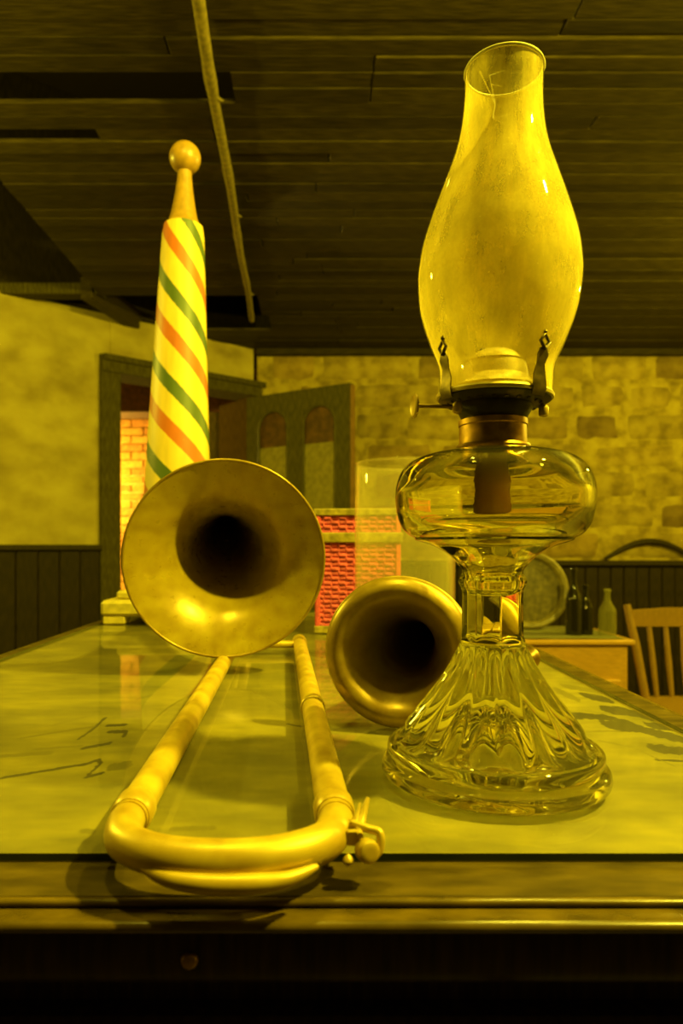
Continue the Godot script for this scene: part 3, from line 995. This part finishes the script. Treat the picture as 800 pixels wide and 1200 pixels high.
func prong(bn: Node3D, a: float) -> void:
	var pr := MB.new()
	var out_ := [[0.0355, 0.010, 0.0052], [0.0372, 0.0145, 0.0054], [0.0366, 0.022, 0.0048], [0.0372, 0.028, 0.0030], [0.0388, 0.033, 0.0042], [0.0392, 0.037, 0.0026]]
	var dir := Vector3(cos(a), 0, sin(a))
	var side := Vector3(-sin(a), 0, cos(a))
	var ins := []
	for w in out_:
		ins.append([w[0] - 0.0008, w[1], w[2]])
	for i in out_.size() - 1:
		var p := out_[i] as Array
		var q := out_[i + 1] as Array
		var s := pr.v.size()
		var c := []
		for w in [p, q]:
			for d in [0.0, -0.0009]:
				for e in [-1.0, 1.0]:
					c.append(dir * (w[0] + d) + side * e * w[2] + Vector3(0, w[1], 0))
		pr.quad(c[0], c[1], c[5], c[4], 1)
		pr.quad(c[3], c[2], c[6], c[7], 2)
		pr.quad(c[2], c[0], c[4], c[6], 3)
		pr.quad(c[1], c[3], c[7], c[5], 4)
		pr.fix(s)
	var o := part("prong", pr, M.prong, bn)
	# pierced tip: a small diamond ring
	var tip := MB.new()
	var mid := dir * 0.0396 + Vector3(0, 0.0405, 0)
	tube(tip, [mid + Vector3(0, -0.0042, 0), mid + side * 0.0035, mid + Vector3(0, 0.0042, 0), mid - side * 0.0035, mid + Vector3(0, -0.0042, 0)], 0.0011, 8, 1.0, true, dir)
	part("pierced_tip", tip, M.prong, o)
	var cap := MB.new()
	lathe(cap, spline([Vector2(0, -0.0015), Vector2(0.0014, 0), Vector2(0, 0.0022)], 4), 12, Transform3D(Basis(), mid + Vector3(0, 0.0055, 0)))
	part("bead", cap, M.prong, o)

func dust_material() -> StandardMaterial3D:
	var s := 768
	var im := Image.create(s, s, false, Image.FORMAT_RGBA8)
	var n := FastNoiseLite.new()
	n.seed = 31
	n.frequency = 0.9
	n.fractal_octaves = 4
	var rng := RandomNumberGenerator.new()
	rng.seed = 5
	for y in s:
		for x in s:
			var a := TAU * x / s
			var p := Vector3(cos(a) * 2.2, y * 6.0 / s, sin(a) * 2.2)
			var k := 0.43 + 0.3 * n.get_noise_3dv(p) + 0.07 * n.get_noise_3dv(p * Vector3(6, 1.5, 6)) + 0.07 * n.get_noise_3dv(p * 14.0)
			im.set_pixel(x, y, Color(0.98, 0.9, 0.35, clampf(k, 0.02, 0.8)))
	for i in 420:
		var x := rng.randi_range(2, s - 4)
		var y := rng.randi_range(2, s - 4)
		var al := rng.randf_range(0.5, 0.95)
		im.set_pixel(x, y, Color(1, 0.97, 0.6, al))
		if i % 3 == 0:
			im.set_pixel(x + 1, y, Color(1, 0.97, 0.6, al))
			im.set_pixel(x, y + 1, Color(1, 0.97, 0.6, al))
	var m := StandardMaterial3D.new()
	m.albedo_texture = ImageTexture.create_from_image(im)
	m.transparency = BaseMaterial3D.TRANSPARENCY_ALPHA
	m.roughness = 0.9
	m.metallic_specular = 0.1
	m.backlight_enabled = true
	m.backlight = Color(0.5, 0.5, 0.5)
	return m

# ---------------------------------------------------------------- trombone
func trombone() -> void:
	var z0 := 0.32
	var org := W(-0.04, -0.144, z0)
	var o := thing("trombone", org, "large tarnished brass trombone with its slide bow hanging over the table edge", "trombone")
	var L := func(x: float, y: float, z: float) -> Vector3: return W(x, y, z) - org
	var R := 0.0088
	var Y := -0.144 + R + 0.0016
	var yy := func(z: float) -> float: return Y + clampf((0.9 - z) / 0.6, 0.0, 1.1) * 0.0035
	var xl := func(z: float) -> float: return -0.089 + (0.32 - z) * 0.036
	var xr := func(z: float) -> float: return 0.0098 + (0.32 - z) * 0.052
	# outer slide tubes
	var lt := MB.new()
	tube(lt, [L.call(xl.call(0.325), yy.call(0.325), 0.325), L.call(xl.call(0.9), Y, 0.9), L.call(xl.call(0.955), Y, 0.955)], R, 32)
	part("slide_tube", lt, M.brass_pale, o)
	var rt := MB.new()
	tube(rt, [L.call(xr.call(0.325), yy.call(0.325), 0.325), L.call(xr.call(0.9), Y, 0.9), L.call(xr.call(0.94), Y, 0.94)], R, 32)
	part("slide_tube", rt, M.brass_pale, o)
	# sleeves and ferrules
	for f in [[0, 0.328, 0.016], [1, 0.33, 0.014], [1, 0.555, 0.006], [1, 0.93, 0.018]]:
		var zz: float = f[1]
		var x: float = xl.call(zz) if f[0] == 0 else xr.call(zz)
		var x2: float = xl.call(zz + f[2]) if f[0] == 0 else xr.call(zz + f[2])
		var fm := MB.new()
		tube(fm, [L.call(x, yy.call(zz), zz), L.call(lerpf(x, x2, 0.12), yy.call(zz), zz + f[2] * 0.12), L.call(lerpf(x, x2, 0.88), yy.call(zz), zz + f[2] * 0.88), L.call(x2, yy.call(zz), zz + f[2])], [R + 0.0004, R + 0.0013, R + 0.0013, R + 0.0004], 32)
		part("ferrule", fm, M.brass_pale, o)
	# bow
	var path := []
	var B: float = yy.call(0.3)
	var a0 := Vector2(xl.call(0.33), 0.33)
	var a1 := Vector2(xr.call(0.33), 0.33)
	var ctrl := [Vector3(a0.x, yy.call(0.33), a0.y), Vector3(a0.x + 0.0005, B, 0.317), Vector3(a0.x + 0.0062, B, 0.3), Vector3(a0.x + 0.0245, B, 0.287), Vector3(-0.039, B, 0.283), Vector3(a1.x - 0.0245, B, 0.287), Vector3(a1.x - 0.0062, B, 0.3), Vector3(a1.x - 0.0005, B, 0.317), Vector3(a1.x, yy.call(0.33), a1.y)]
	for p in spline3(ctrl, 8):
		path.append(L.call(p.x, p.y, p.z))
	var bm := MB.new()
	tube(bm, path, 0.0084, 32)
	var bow := part("slide_bow", bm, M.brass_pale, o)
	# crescent guard in front of the bow
	var gp := []
	var gr := []
	for p in spline3([Vector3(-0.0735, B - 0.003, 0.2845), Vector3(-0.059, B - 0.0048, 0.2765), Vector3(-0.037, B - 0.0055, 0.2735), Vector3(-0.014, B - 0.0048, 0.2755), Vector3(0.0005, B - 0.003, 0.2835)], 8):
		gp.append(L.call(p.x, p.y, p.z))
	for i in gp.size():
		gr.append(0.0012 + 0.0031 * sin(PI * i / (gp.size() - 1.0)))
	var gm := MB.new()
	tube(gm, gp, gr, 16)
	part("bow_guard", gm, M.brass_pale, bow)
	water_key(bow, L, B)
	# bell
	var bell_at: Vector3 = L.call(-0.1007, -0.016, 0.758)
	var back := Vector3(-0.13, 0.15, -1.0).normalized()
	var bp := [Vector2(0.1105, 0.0), Vector2(0.099, 0.0055), Vector2(0.086, 0.0125), Vector2(0.073, 0.0225), Vector2(0.061, 0.037), Vector2(0.051, 0.058), Vector2(0.0425, 0.093), Vector2(0.031, 0.18), Vector2(0.0235, 0.25), Vector2(0.017, 0.33), Vector2(0.012, 0.42)]
	var inn := spline(bp, 5)
	var outp := []
	for q in inn:
		outp.append(q + Vector2(0.0009, 0.0006))
	outp.reverse()
	var bl := MB.new()
	lathe(bl, inn + outp + [inn[0]], 128, Transform3D(basis_y(back), bell_at), null, 60.0)
	var bell := part("bell", bl, M.brass, o)
	var rim := []
	var bb := basis_y(back)
	for i in 97:
		var a := TAU * i / 96.0
		rim.append(bell_at + bb * Vector3(cos(a) * 0.111, 0.0005, sin(a) * 0.111))
	var rm := MB.new()
	tube(rm, rim, 0.0016, 10, 1.0, false)
	part("rim", rm, M.brass_dark, bell)
	# neck, tuning bow and return to the slide
	var e := bell_at + back * 0.40
	var low: Vector3 = L.call(xl.call(1.17), Y, 1.17)
	var mid := (e + low) / 2
	var rr := (e - low).length() / 2
	var np := [e, e + back * 0.02]
	for i in 13:
		var a := PI * i / 12.0
		np.append(mid + (e - low).normalized() * cos(a) * rr + Vector3(0, 0, -1) * (0.03 + sin(a) * rr))
	np.append(low)
	np.append(L.call(xl.call(0.96), Y, 0.96))
	var nm := MB.new()
	var nr := []
	for i in np.size():
		nr.append(0.0132 if i < 6 else 0.0098)
	tube(nm, np, nr, 24, 1.0, false)
	part("tuning_bow", nm, M.brass_dark, o)
	# braces
	var b1 := MB.new()
	tube(b1, [L.call(xl.call(0.93), Y, 0.93), L.call(xr.call(0.93), Y, 0.93)], 0.0052, 16)
	part("brace", b1, M.brass_pale, o)
	var b2 := MB.new()
	tube(b2, [bell_at + back * 0.3 - Vector3(0, 0.019, 0), L.call(xl.call(1.03), Y, 1.045)], 0.004, 12)
	part("brace", b2, M.brass_dark, o)
	var mp := MB.new()
	lathe(mp, spline([Vector2(0.006, 0.0), Vector2(0.0098, 0.004), Vector2(0.0098, 0.02), Vector2(0.0085, 0.028), Vector2(0.006, 0.03)], 4), 24, Transform3D(basis_y(Vector3(-0.05, 0, -1)), L.call(xr.call(0.94), Y, 0.94)))
	part("mouthpiece_receiver", mp, M.brass_pale, o)

func water_key(bow: Node3D, L: Callable, Y: float) -> void:
	var bx := 0.0185
	var k := Node3D.new()
	k.name = "water_key"
	bow.add_child(k)
	var saddle := MB.new()
	for s in [-1, 1]:
		box(saddle, Vector3(0.007, 0.007, 0.0022), L.call(bx - 0.0015, Y + 0.001, 0.3080 + s * 0.0055), 0.0007)
	tube(saddle, [L.call(bx + 0.001, Y + 0.003, 0.2995), L.call(bx + 0.001, Y + 0.003, 0.3165)], 0.0014, 10)
	# spring coil round the pivot
	var coil := []
	for i in 61:
		var a := TAU * i / 10.0
		coil.append(L.call(bx + 0.001 + cos(a) * 0.0027, Y + 0.003 + sin(a) * 0.0027, 0.3075 + 0.009 * i / 60.0))
	tube(saddle, coil, 0.0006, 6)
	# lever: two thin fingers rising behind, curved shoe in front
	tube(saddle, spline3([L.call(bx + 0.001, Y + 0.003, 0.3050), L.call(bx + 0.003, Y + 0.008, 0.3100), L.call(bx + 0.0055, Y + 0.0145, 0.3140)], 5), [0.002, 0.0021, 0.002, 0.0019, 0.0018, 0.0017, 0.0016, 0.0014, 0.0012, 0.001, 0.0008], 10)
	tube(saddle, spline3([L.call(bx - 0.001, Y + 0.004, 0.3060), L.call(bx + 0.0005, Y + 0.008, 0.3100), L.call(bx + 0.0018, Y + 0.0125, 0.3130)], 5), [0.0011, 0.0011, 0.0011, 0.001, 0.001, 0.001, 0.0009, 0.0008, 0.0007, 0.0006, 0.0005], 8)
	tube(saddle, spline3([L.call(bx - 0.002, Y + 0.005, 0.3080), L.call(bx + 0.005, Y + 0.0042, 0.3040), L.call(bx + 0.0098, Y + 0.003, 0.3020), L.call(bx + 0.0092, Y - 0.004, 0.3000), L.call(bx + 0.004, Y - 0.0062, 0.2990)], 5), 0.0019, 10)
	# cork cup
	lathe(saddle, spline([Vector2(0, -0.0045), Vector2(0.0042, -0.004), Vector2(0.0052, 0.0), Vector2(0.0042, 0.004), Vector2(0, 0.0045)], 4), 20, Transform3D(basis_y(Vector3(0.3, 0.2, 1)), L.call(bx + 0.004, Y - 0.0035, 0.2995)))
	lathe(saddle, spline([Vector2(0, -0.003), Vector2(0.0026, 0), Vector2(0, 0.003)], 4), 14, Transform3D(Basis(), L.call(bx - 0.0045, Y - 0.0065, 0.2970)))
	part("lever", saddle, M.brass_pale, k)

# ---------------------------------------------------------------- cornet
func cornet() -> void:
	var org := W(0.0623, -0.144, 0.53)
	var o := thing("cornet", org, "small tarnished brass cornet lying behind the oil lamp", "cornet")
	var yaw := deg_to_rad(17.0)
	var b := Vector3(sin(yaw), -0.02, -cos(yaw)).normalized()
	var s := Vector3(cos(yaw), 0, sin(yaw))
	var c := Vector3(0, 0.0605, 0)
	var at := func(bb: float, ss: float, drop := 0.0) -> Vector3: return c + b * bb + s * ss - Vector3(0, drop, 0)
	var bp := [Vector2(0.0590, 0.0105), Vector2(0.0575, 0.0052), Vector2(0.0535, 0.0014), Vector2(0.0488, 0.0), Vector2(0.0435, 0.0022), Vector2(0.0375, 0.0095), Vector2(0.0315, 0.0215), Vector2(0.0265, 0.038), Vector2(0.022, 0.063), Vector2(0.0175, 0.1), Vector2(0.013, 0.145), Vector2(0.0095, 0.2)]
	var inn := spline(bp, 5)
	var outp := []
	for q in inn:
		outp.append(q + Vector2(0.0008, 0.0006))
	outp.reverse()
	var bl := MB.new()
	lathe(bl, inn + outp + [inn[0]], 112, Transform3D(basis_y(b), c), null, 60.0)
	var bell := part("bell", bl, M.brass_dark, o)
	var rim := []
	var bb2 := basis_y(b)
	for i in 81:
		var a := TAU * i / 80.0
		rim.append(c + bb2 * Vector3(cos(a) * 0.0589, 0.0112, sin(a) * 0.0589))
	var rm := MB.new()
	tube(rm, rim, 0.0015, 10, 1.0, false)
	part("rim", rm, M.brass_dark, bell)
	var t1 := MB.new()
	tube(t1, spline3([at.call(0.185, 0.0), at.call(0.225, 0.0), at.call(0.25, 0.012), at.call(0.258, 0.03), at.call(0.245, 0.048), at.call(0.22, 0.055), at.call(0.17, 0.056)], 5), 0.0108, 18, 1.0, false)
	part("bell_crook", t1, M.brass_dark, o)
	for k in 3:
		var v := MB.new()
		var bbk := 0.105 + 0.026 * k
		lathe(v, [Vector2(0, -0.0007), Vector2(0.0122, -0.0007), Vector2(0.0128, 0.0007), Vector2(0.0128, 0.0054), Vector2(0.0112, 0.0065), Vector2(0.0112, 0.0428), Vector2(0.0128, 0.0439), Vector2(0.0128, 0.0490), Vector2(0.0115, 0.0500), Vector2(0, 0.0500)], 24, Transform3D(basis_y(s), at.call(bbk, 0.026)))
		var vo := part("valve_casing", v, M.brass_dark, o)
		var fb := MB.new()
		lathe(fb, [Vector2(0, 0.0500), Vector2(0.0025, 0.0500), Vector2(0.0025, 0.0592), Vector2(0.0075, 0.0595), Vector2(0.0075, 0.0615), Vector2(0, 0.0619)], 18, Transform3D(basis_y(s), at.call(bbk, 0.026)))
		part("finger_button", fb, M.brass_pale, vo)
	var lp := MB.new()
	tube(lp, spline3([at.call(0.27, 0.098, 0.036), at.call(0.2, 0.096, 0.028), at.call(0.1, 0.094, 0.022), at.call(0.05, 0.09, 0.022), at.call(0.03, 0.075, 0.02), at.call(0.04, 0.06, 0.01), at.call(0.1, 0.056, 0.004)], 6), 0.006, 18)
	part("lead_pipe", lp, M.brass_dark, o)
	var mp := MB.new()
	lathe(mp, spline([Vector2(0.004, 0.0), Vector2(0.0055, 0.02), Vector2(0.0075, 0.03), Vector2(0.0125, 0.04), Vector2(0.0135, 0.045), Vector2(0.011, 0.047), Vector2(0.004, 0.035)], 4), 24, Transform3D(basis_y((at.call(0.27, 0.098, 0.036) - at.call(0.2, 0.096, 0.028)).normalized()), at.call(0.262, 0.098, 0.0355)))
	part("mouthpiece", mp, M.collar, o)

# ---------------------------------------------------------------- striped pole
func striped_pole() -> void:
	var o := thing("striped_pole", W(-0.283, -0.144 + 0.0002, 1.365), "tapered cream pole with red and green spiral stripes and ball finial", "pole")
	var hw := 0.113
	for sx in [-1, 1]:
		for sz in [-1, 1]:
			part("foot_block", bxs(Vector3(0.04, 0.014, 0.04), 0.002), M.plinth, o, Vector3(sx * (hw - 0.024), 0.007, sz * (hw - 0.024)))
	part("plinth", bxs(Vector3(hw * 2, 0.03, hw * 2), 0.006), M.plinth, o, Vector3(0, 0.029, 0))
	part("plinth_step", bxs(Vector3(0.18, 0.016, 0.18), 0.004), M.plinth, o, Vector3(0, 0.052, 0))
	var lean := Basis(Vector3.BACK, deg_to_rad(-1.35))
	var sh := MB.new()
	lathe(sh, [Vector2(0, 0.06), Vector2(0.0715, 0.06), Vector2(0.0715, 0.075), Vector2(0.066, 0.22), Vector2(0.0605, 0.36), Vector2(0.053, 0.52), Vector2(0.0465, 0.66), Vector2(0.0415, 0.762), Vector2(0.0385, 0.782), Vector2(0, 0.782)], 96)
	for i in sh.uv.size():                       # height along the pole as v, straight from the vertex
		sh.uv[i].y = clampf((sh.v[i].y - 0.06) / 0.722, 0.0, 1.0)
	part("shaft", sh, stripe_material(), o, Vector3.ZERO, lean)
	var nk := MB.new()
	lathe(nk, spline([Vector2(0.036, 0.7822), Vector2(0.0295, 0.793), Vector2(0.024, 0.815), Vector2(0.018, 0.85), Vector2(0.0145, 0.88), Vector2(0.0135, 0.898)], 5), 40)
	part("finial_neck", nk, M.finial, o, Vector3.ZERO, lean)
	var bl := MB.new()
	var pr := []
	for i in 25:
		var a := -PI / 2 + PI * i / 24.0
		pr.append(Vector2(cos(a) * 0.0312, 0.92 + sin(a) * 0.0312))
	lathe(bl, pr, 40)
	part("finial_ball", bl, M.finial, o, Vector3.ZERO, lean)

func stripe_material() -> StandardMaterial3D:
	var w := 512
	var h := 1024
	var im := Image.create(w, h, false, Image.FORMAT_RGB8)
	var n := FastNoiseLite.new()
	n.seed = 77
	n.frequency = 0.02
	n.fractal_octaves = 4
	var cream := lin(0.72, 0.55, 0.08)
	var red := lin(0.5, 0.135, 0.02)
	var green := lin(0.075, 0.12, 0.025)
	var period := 0.177
	for y in h:
		for x in w:
			var hh := 0.722 * y / h
			var ph := fposmod((hh - 0.354 * x / w) / period + 0.905, 1.0)
			var edge := 0.006 * n.get_noise_2d(x * 2.0, y * 2.0)
			ph += edge
			var k := 0.93 + 0.1 * n.get_noise_2d(x, y * 0.2)
			var c := cream
			if ph > 0.025 and ph < 0.225: c = red
			elif ph > 0.5 and ph < 0.69: c = green
			im.set_pixel(x, y, Color(c.r * k, c.g * k, c.b * k))
	var rng := RandomNumberGenerator.new()
	rng.seed = 8
	for i in 40:                                 # chips in the paint
		var x := rng.randi_range(3, w - 5)
		var y := rng.randi_range(3, h - 8)
		im.fill_rect(Rect2i(x, y, rng.randi_range(1, 3), rng.randi_range(1, 5)), lin(0.5, 0.36, 0.06))
	var m := StandardMaterial3D.new()
	m.albedo_texture = ImageTexture.create_from_image(im)
	m.roughness = 0.5
	return m

# ---------------------------------------------------------------- basket, cylinder
func basket() -> void:
	var o := thing("wicker_basket", W(0.076, -0.144, 1.185), "square red wicker basket with olive bands behind the glass cylinder", "basket")
	o.rotation.y = deg_to_rad(-7.0)
	var w := 0.138
	var d := 0.125
	var h := 0.205
	var rng := RandomNumberGenerator.new()
	rng.seed = 3
	var core := MB.new()
	for f in 4:
		var b := Basis(Vector3.UP, f * PI / 2)
		var ww := w if f % 2 == 0 else d
		var dd := d if f % 2 == 0 else w
		box(core, Vector3(ww, h, 0.004), b * Vector3(0, h / 2, dd / 2 - 0.006), 0.001, b)
	box(core, Vector3(w - 0.008, 0.005, d - 0.008), Vector3(0, 0.004, 0), 0.001)
	part("body", core, M.basket_core, o)
	for f in 4:
		var b := Basis(Vector3.UP, f * PI / 2)
		var ww := w if f % 2 == 0 else d
		var dd := d if f % 2 == 0 else w
		var mb := MB.new()
		var cols := int(ww / 0.0125)
		var cw := ww / cols
		for r in 26:
			for q in cols:
				var odd := (r + q) % 2
				box(mb, Vector3(cw * 0.94, 0.0056, 0.005), b * Vector3((q + 0.5) * cw - ww / 2, 0.006 + r * 0.0077, dd / 2 - (0.0018 if odd else 0.0042) + rng.randf_range(-0.0004, 0.0004)), 0.0016, b * Basis(Vector3.BACK, rng.randf_range(-0.04, 0.04)))
		for q in cols + 1:
			box(mb, Vector3(0.0032, h, 0.004), b * Vector3(q * cw - ww / 2, h / 2, dd / 2 - 0.0032), 0.0012, b)
		meta(part("weave", mb, M.basket, o), "red woven wicker side", "", "", "stuff")
	for band in [[0.158, 0.017, 0.0055], [0.2, 0.012, 0.004], [0.006, 0.012, 0.003]]:
		var bm := MB.new()
		for f in 4:
			var b := Basis(Vector3.UP, f * PI / 2)
			var ww := w if f % 2 == 0 else d
			var dd := d if f % 2 == 0 else w
			box(bm, Vector3(ww + band[2] * 2, band[1], band[2]), b * Vector3(0, band[0], dd / 2 + band[2] / 2 - 0.0005), 0.0018, b)
		part("band", bm, M.basket_band, o)
	for sx in [-1, 1]:
		for sz in [-1, 1]:
			part("corner_post", bxs(Vector3(0.009, h, 0.009), 0.002), M.basket_core, o, Vector3(sx * (w / 2 - 0.003), h / 2, sz * (d / 2 - 0.003)))

func glass_cylinder() -> void:
	var o := thing("glass_cylinder", W(0.117, -0.144 + 0.0003, 0.9), "tall clear open glass cylinder between the cornet and the basket", "glass cylinder")
	var m := MB.new()
	var H := 0.252
	lathe(m, [Vector2(0, 0.0), Vector2(0.062, 0.0), Vector2(0.0655, 0.003), Vector2(0.0658, H - 0.002), Vector2(0.0648, H), Vector2(0.0630, H - 0.001), Vector2(0.0628, 0.008), Vector2(0, 0.007)], 96)
	part("wall", m, M.jar, o)
	var rg := []
	for i in 65:
		var a := TAU * i / 64.0
		rg.append(Vector3(cos(a) * 0.0643, H, sin(a) * 0.0643))
	var rm := MB.new()
	tube(rm, rg, 0.0016, 8, 1.0, false)
	part("rim", rm, M.jar, o)

# ---------------------------------------------------------------- things along the stone wall
func background_things() -> void:
	# low cupboard
	var o := thing("low_cupboard", W(0.8, -EYE, 2.76), "low honey brown wooden cupboard below the stone wall", "cupboard")
	part("carcass", bxs(Vector3(0.74, 0.68, 0.4), 0.006), M.oak, o, Vector3(0, 0.34, 0))
	part("top_board", bxs(Vector3(0.78, 0.02, 0.44), 0.005), M.oak, o, Vector3(0, 0.69, 0))
	for s in [-1, 1]:
		var d := part("door", bxs(Vector3(0.33, 0.5, 0.015), 0.004), M.oak, o, Vector3(s * 0.175, 0.3, 0.204))
		var kn := MB.new()
		lathe(kn, spline([Vector2(0, 0.02), Vector2(0.01, 0.017), Vector2(0.006, 0.006), Vector2(0.007, 0)], 4), 16, Transform3D(Basis(Vector3.RIGHT, PI / 2), Vector3(-s * 0.13, 0.05, 0.007)))
		part("knob", kn, M.collar, d)
	var c := thing("cloth_runner", W(0.8, -EYE + 0.7003, 2.76), "grey green cloth spread on the low cupboard", "cloth")
	var cm := MB.new()
	var rng := RandomNumberGenerator.new()
	rng.seed = 12
	var g := []
	for j in 9:
		var r := []
		for i in 15:
			r.append(Vector3(-0.36 + 0.72 * i / 14.0, 0.0015 + rng.randf() * 0.003, -0.2 + 0.4 * j / 8.0))
		g.append(r)
	for j in 8:
		for i in 14:
			cm.quad(g[j][i], g[j][i + 1], g[j + 1][i + 1], g[j + 1][i], 1)
	part("fabric", cm, M.cloth, c)
	# round tray on edge
	var t := thing("round_tray", W(0.892, -EYE + 0.704, 2.86), "round wooden tray with pale rim standing on edge beside the bottles", "tray")
	var R := 0.161
	var tl := Transform3D(Basis(Vector3.RIGHT, PI / 2 - 0.1), Vector3(0, R + 0.0005, 0))
	var rim := MB.new()
	lathe(rim, [Vector2(R - 0.028, -0.02), Vector2(R - 0.004, -0.02), Vector2(R, -0.012), Vector2(R, 0.018), Vector2(R - 0.008, 0.024), Vector2(R - 0.022, 0.02), Vector2(R - 0.03, 0.006), Vector2(R - 0.028, -0.02)], 64, tl)
	part("rim", rim, M.tray_rim, t)
	var disc := MB.new()
	lathe(disc, [Vector2(0, -0.012), Vector2(R - 0.026, -0.012), Vector2(R - 0.026, 0.0), Vector2(R - 0.05, 0.002), Vector2(0, 0.003)], 64, tl)
	part("disc", disc, M.tray_disc, t)
	# bottles
	bottle("bottle", W(1.008, -EYE + 0.704, 2.67), 0.262, 0.031, M.bottle_dark, "tall dark glass bottle beside the round tray", "dark bottles on the cupboard")
	bottle("bottle", W(1.062, -EYE + 0.704, 2.69), 0.195, 0.028, M.bottle_dark, "shorter dark glass bottle next to the pale green bottle", "dark bottles on the cupboard")
	bottle("bottle", W(1.135, -EYE + 0.704, 2.66), 0.18, 0.033, M.bottle_green, "pale green slender glass bottle on the cupboard", "")
	chair()
	# bent wooden bow on the cap rail
	var y := thing("wooden_bow", W(2.22, -0.0955, ZB - 0.045), "dark bent wooden bow resting on the wainscot rail", "bow")
	var pts := []
	var rad := []
	for i in 25:
		var f := i / 24.0
		pts.append(Vector3(-0.29 + 0.6 * f, 0.012 + 0.115 * sin(PI * f), 0))
		rad.append(0.012 + 0.008 * sin(PI * f))
	var ym := MB.new()
	tube(ym, pts, rad, 10)
	part("arc", ym, M.dark_wood, y)

func bottle(called: String, at: Vector3, h: float, r: float, m: Material, label: String, group: String) -> void:
	var o := thing(called, at, label, "bottle", group)
	var mb := MB.new()
	lathe(mb, spline([Vector2(0, 0.002), Vector2(r * 0.85, 0.0), Vector2(r, h * 0.03), Vector2(r, h * 0.45), Vector2(r * 0.93, h * 0.56), Vector2(r * 0.5, h * 0.7), Vector2(r * 0.36, h * 0.8), Vector2(r * 0.34, h * 0.94)], 5), 32)
	part("body", mb, m, o)
	var lip := MB.new()
	lathe(lip, [Vector2(r * 0.3, h * 0.93), Vector2(r * 0.43, h * 0.935), Vector2(r * 0.45, h * 0.97), Vector2(r * 0.4, h), Vector2(r * 0.28, h), Vector2(r * 0.28, h * 0.93)], 24)
	part("lip", lip, m, o)

func chair() -> void:
	var o := thing("wooden_chair", W(1.52, -EYE, 2.75), "brown wooden spindle back chair beside the low cupboard", "chair")
	# back plane at local z = 0, seat towards the table
	var seat := MB.new()
	box(seat, Vector3(0.44, 0.03, 0.42), Vector3(0, 0.43, 0.19), 0.008)
	part("seat", seat, M.chair, o)
	for s in [-1, 1]:
		var p := MB.new()
		tube(p, [Vector3(s * 0.2, 0.43, 0.02), Vector3(s * 0.228, 0.65, -0.01), Vector3(s * 0.255, 0.812, -0.03)], [0.016, 0.017, 0.014], 14)
		part("back_post", p, M.chair, o)
		for q in [[0.03, 0.01], [0.37, 0.39]]:
			var l := MB.new()
			tube(l, spline3([Vector3(s * 0.18, 0.425, q[0]), Vector3(s * 0.193, 0.22, (q[0] + q[1]) / 2), Vector3(s * 0.205, 0.0, q[1])], 4), [0.015, 0.018, 0.019, 0.018, 0.017, 0.016, 0.015, 0.014, 0.013], 14)
			part("leg", l, M.chair, o)
		var st := MB.new()
		tube(st, [Vector3(s * 0.193, 0.2, 0.02), Vector3(s * 0.193, 0.2, 0.38)], 0.009, 10)
		part("stretcher", st, M.chair, o)
	var rail := MB.new()
	prism(rail, PackedVector2Array([Vector2(-0.235, 0.725), Vector2(0.235, 0.725), Vector2(0.245, 0.79), Vector2(0.1, 0.8), Vector2(-0.1, 0.8), Vector2(-0.245, 0.79)]), 0.02, Transform3D(Basis(), Vector3(0, 0, -0.032)))
	part("top_rail", rail, M.chair, o)
	for k in 6:
		var x := -0.165 + k * 0.066
		var sp := MB.new()
		tube(sp, [Vector3(x * 0.92, 0.44, 0.01), Vector3(x * 0.97, 0.58, -0.008), Vector3(x * 1.02, 0.73, -0.022)], [0.009, 0.0125, 0.009], 10)
		part("spindle", sp, M.chair, o)
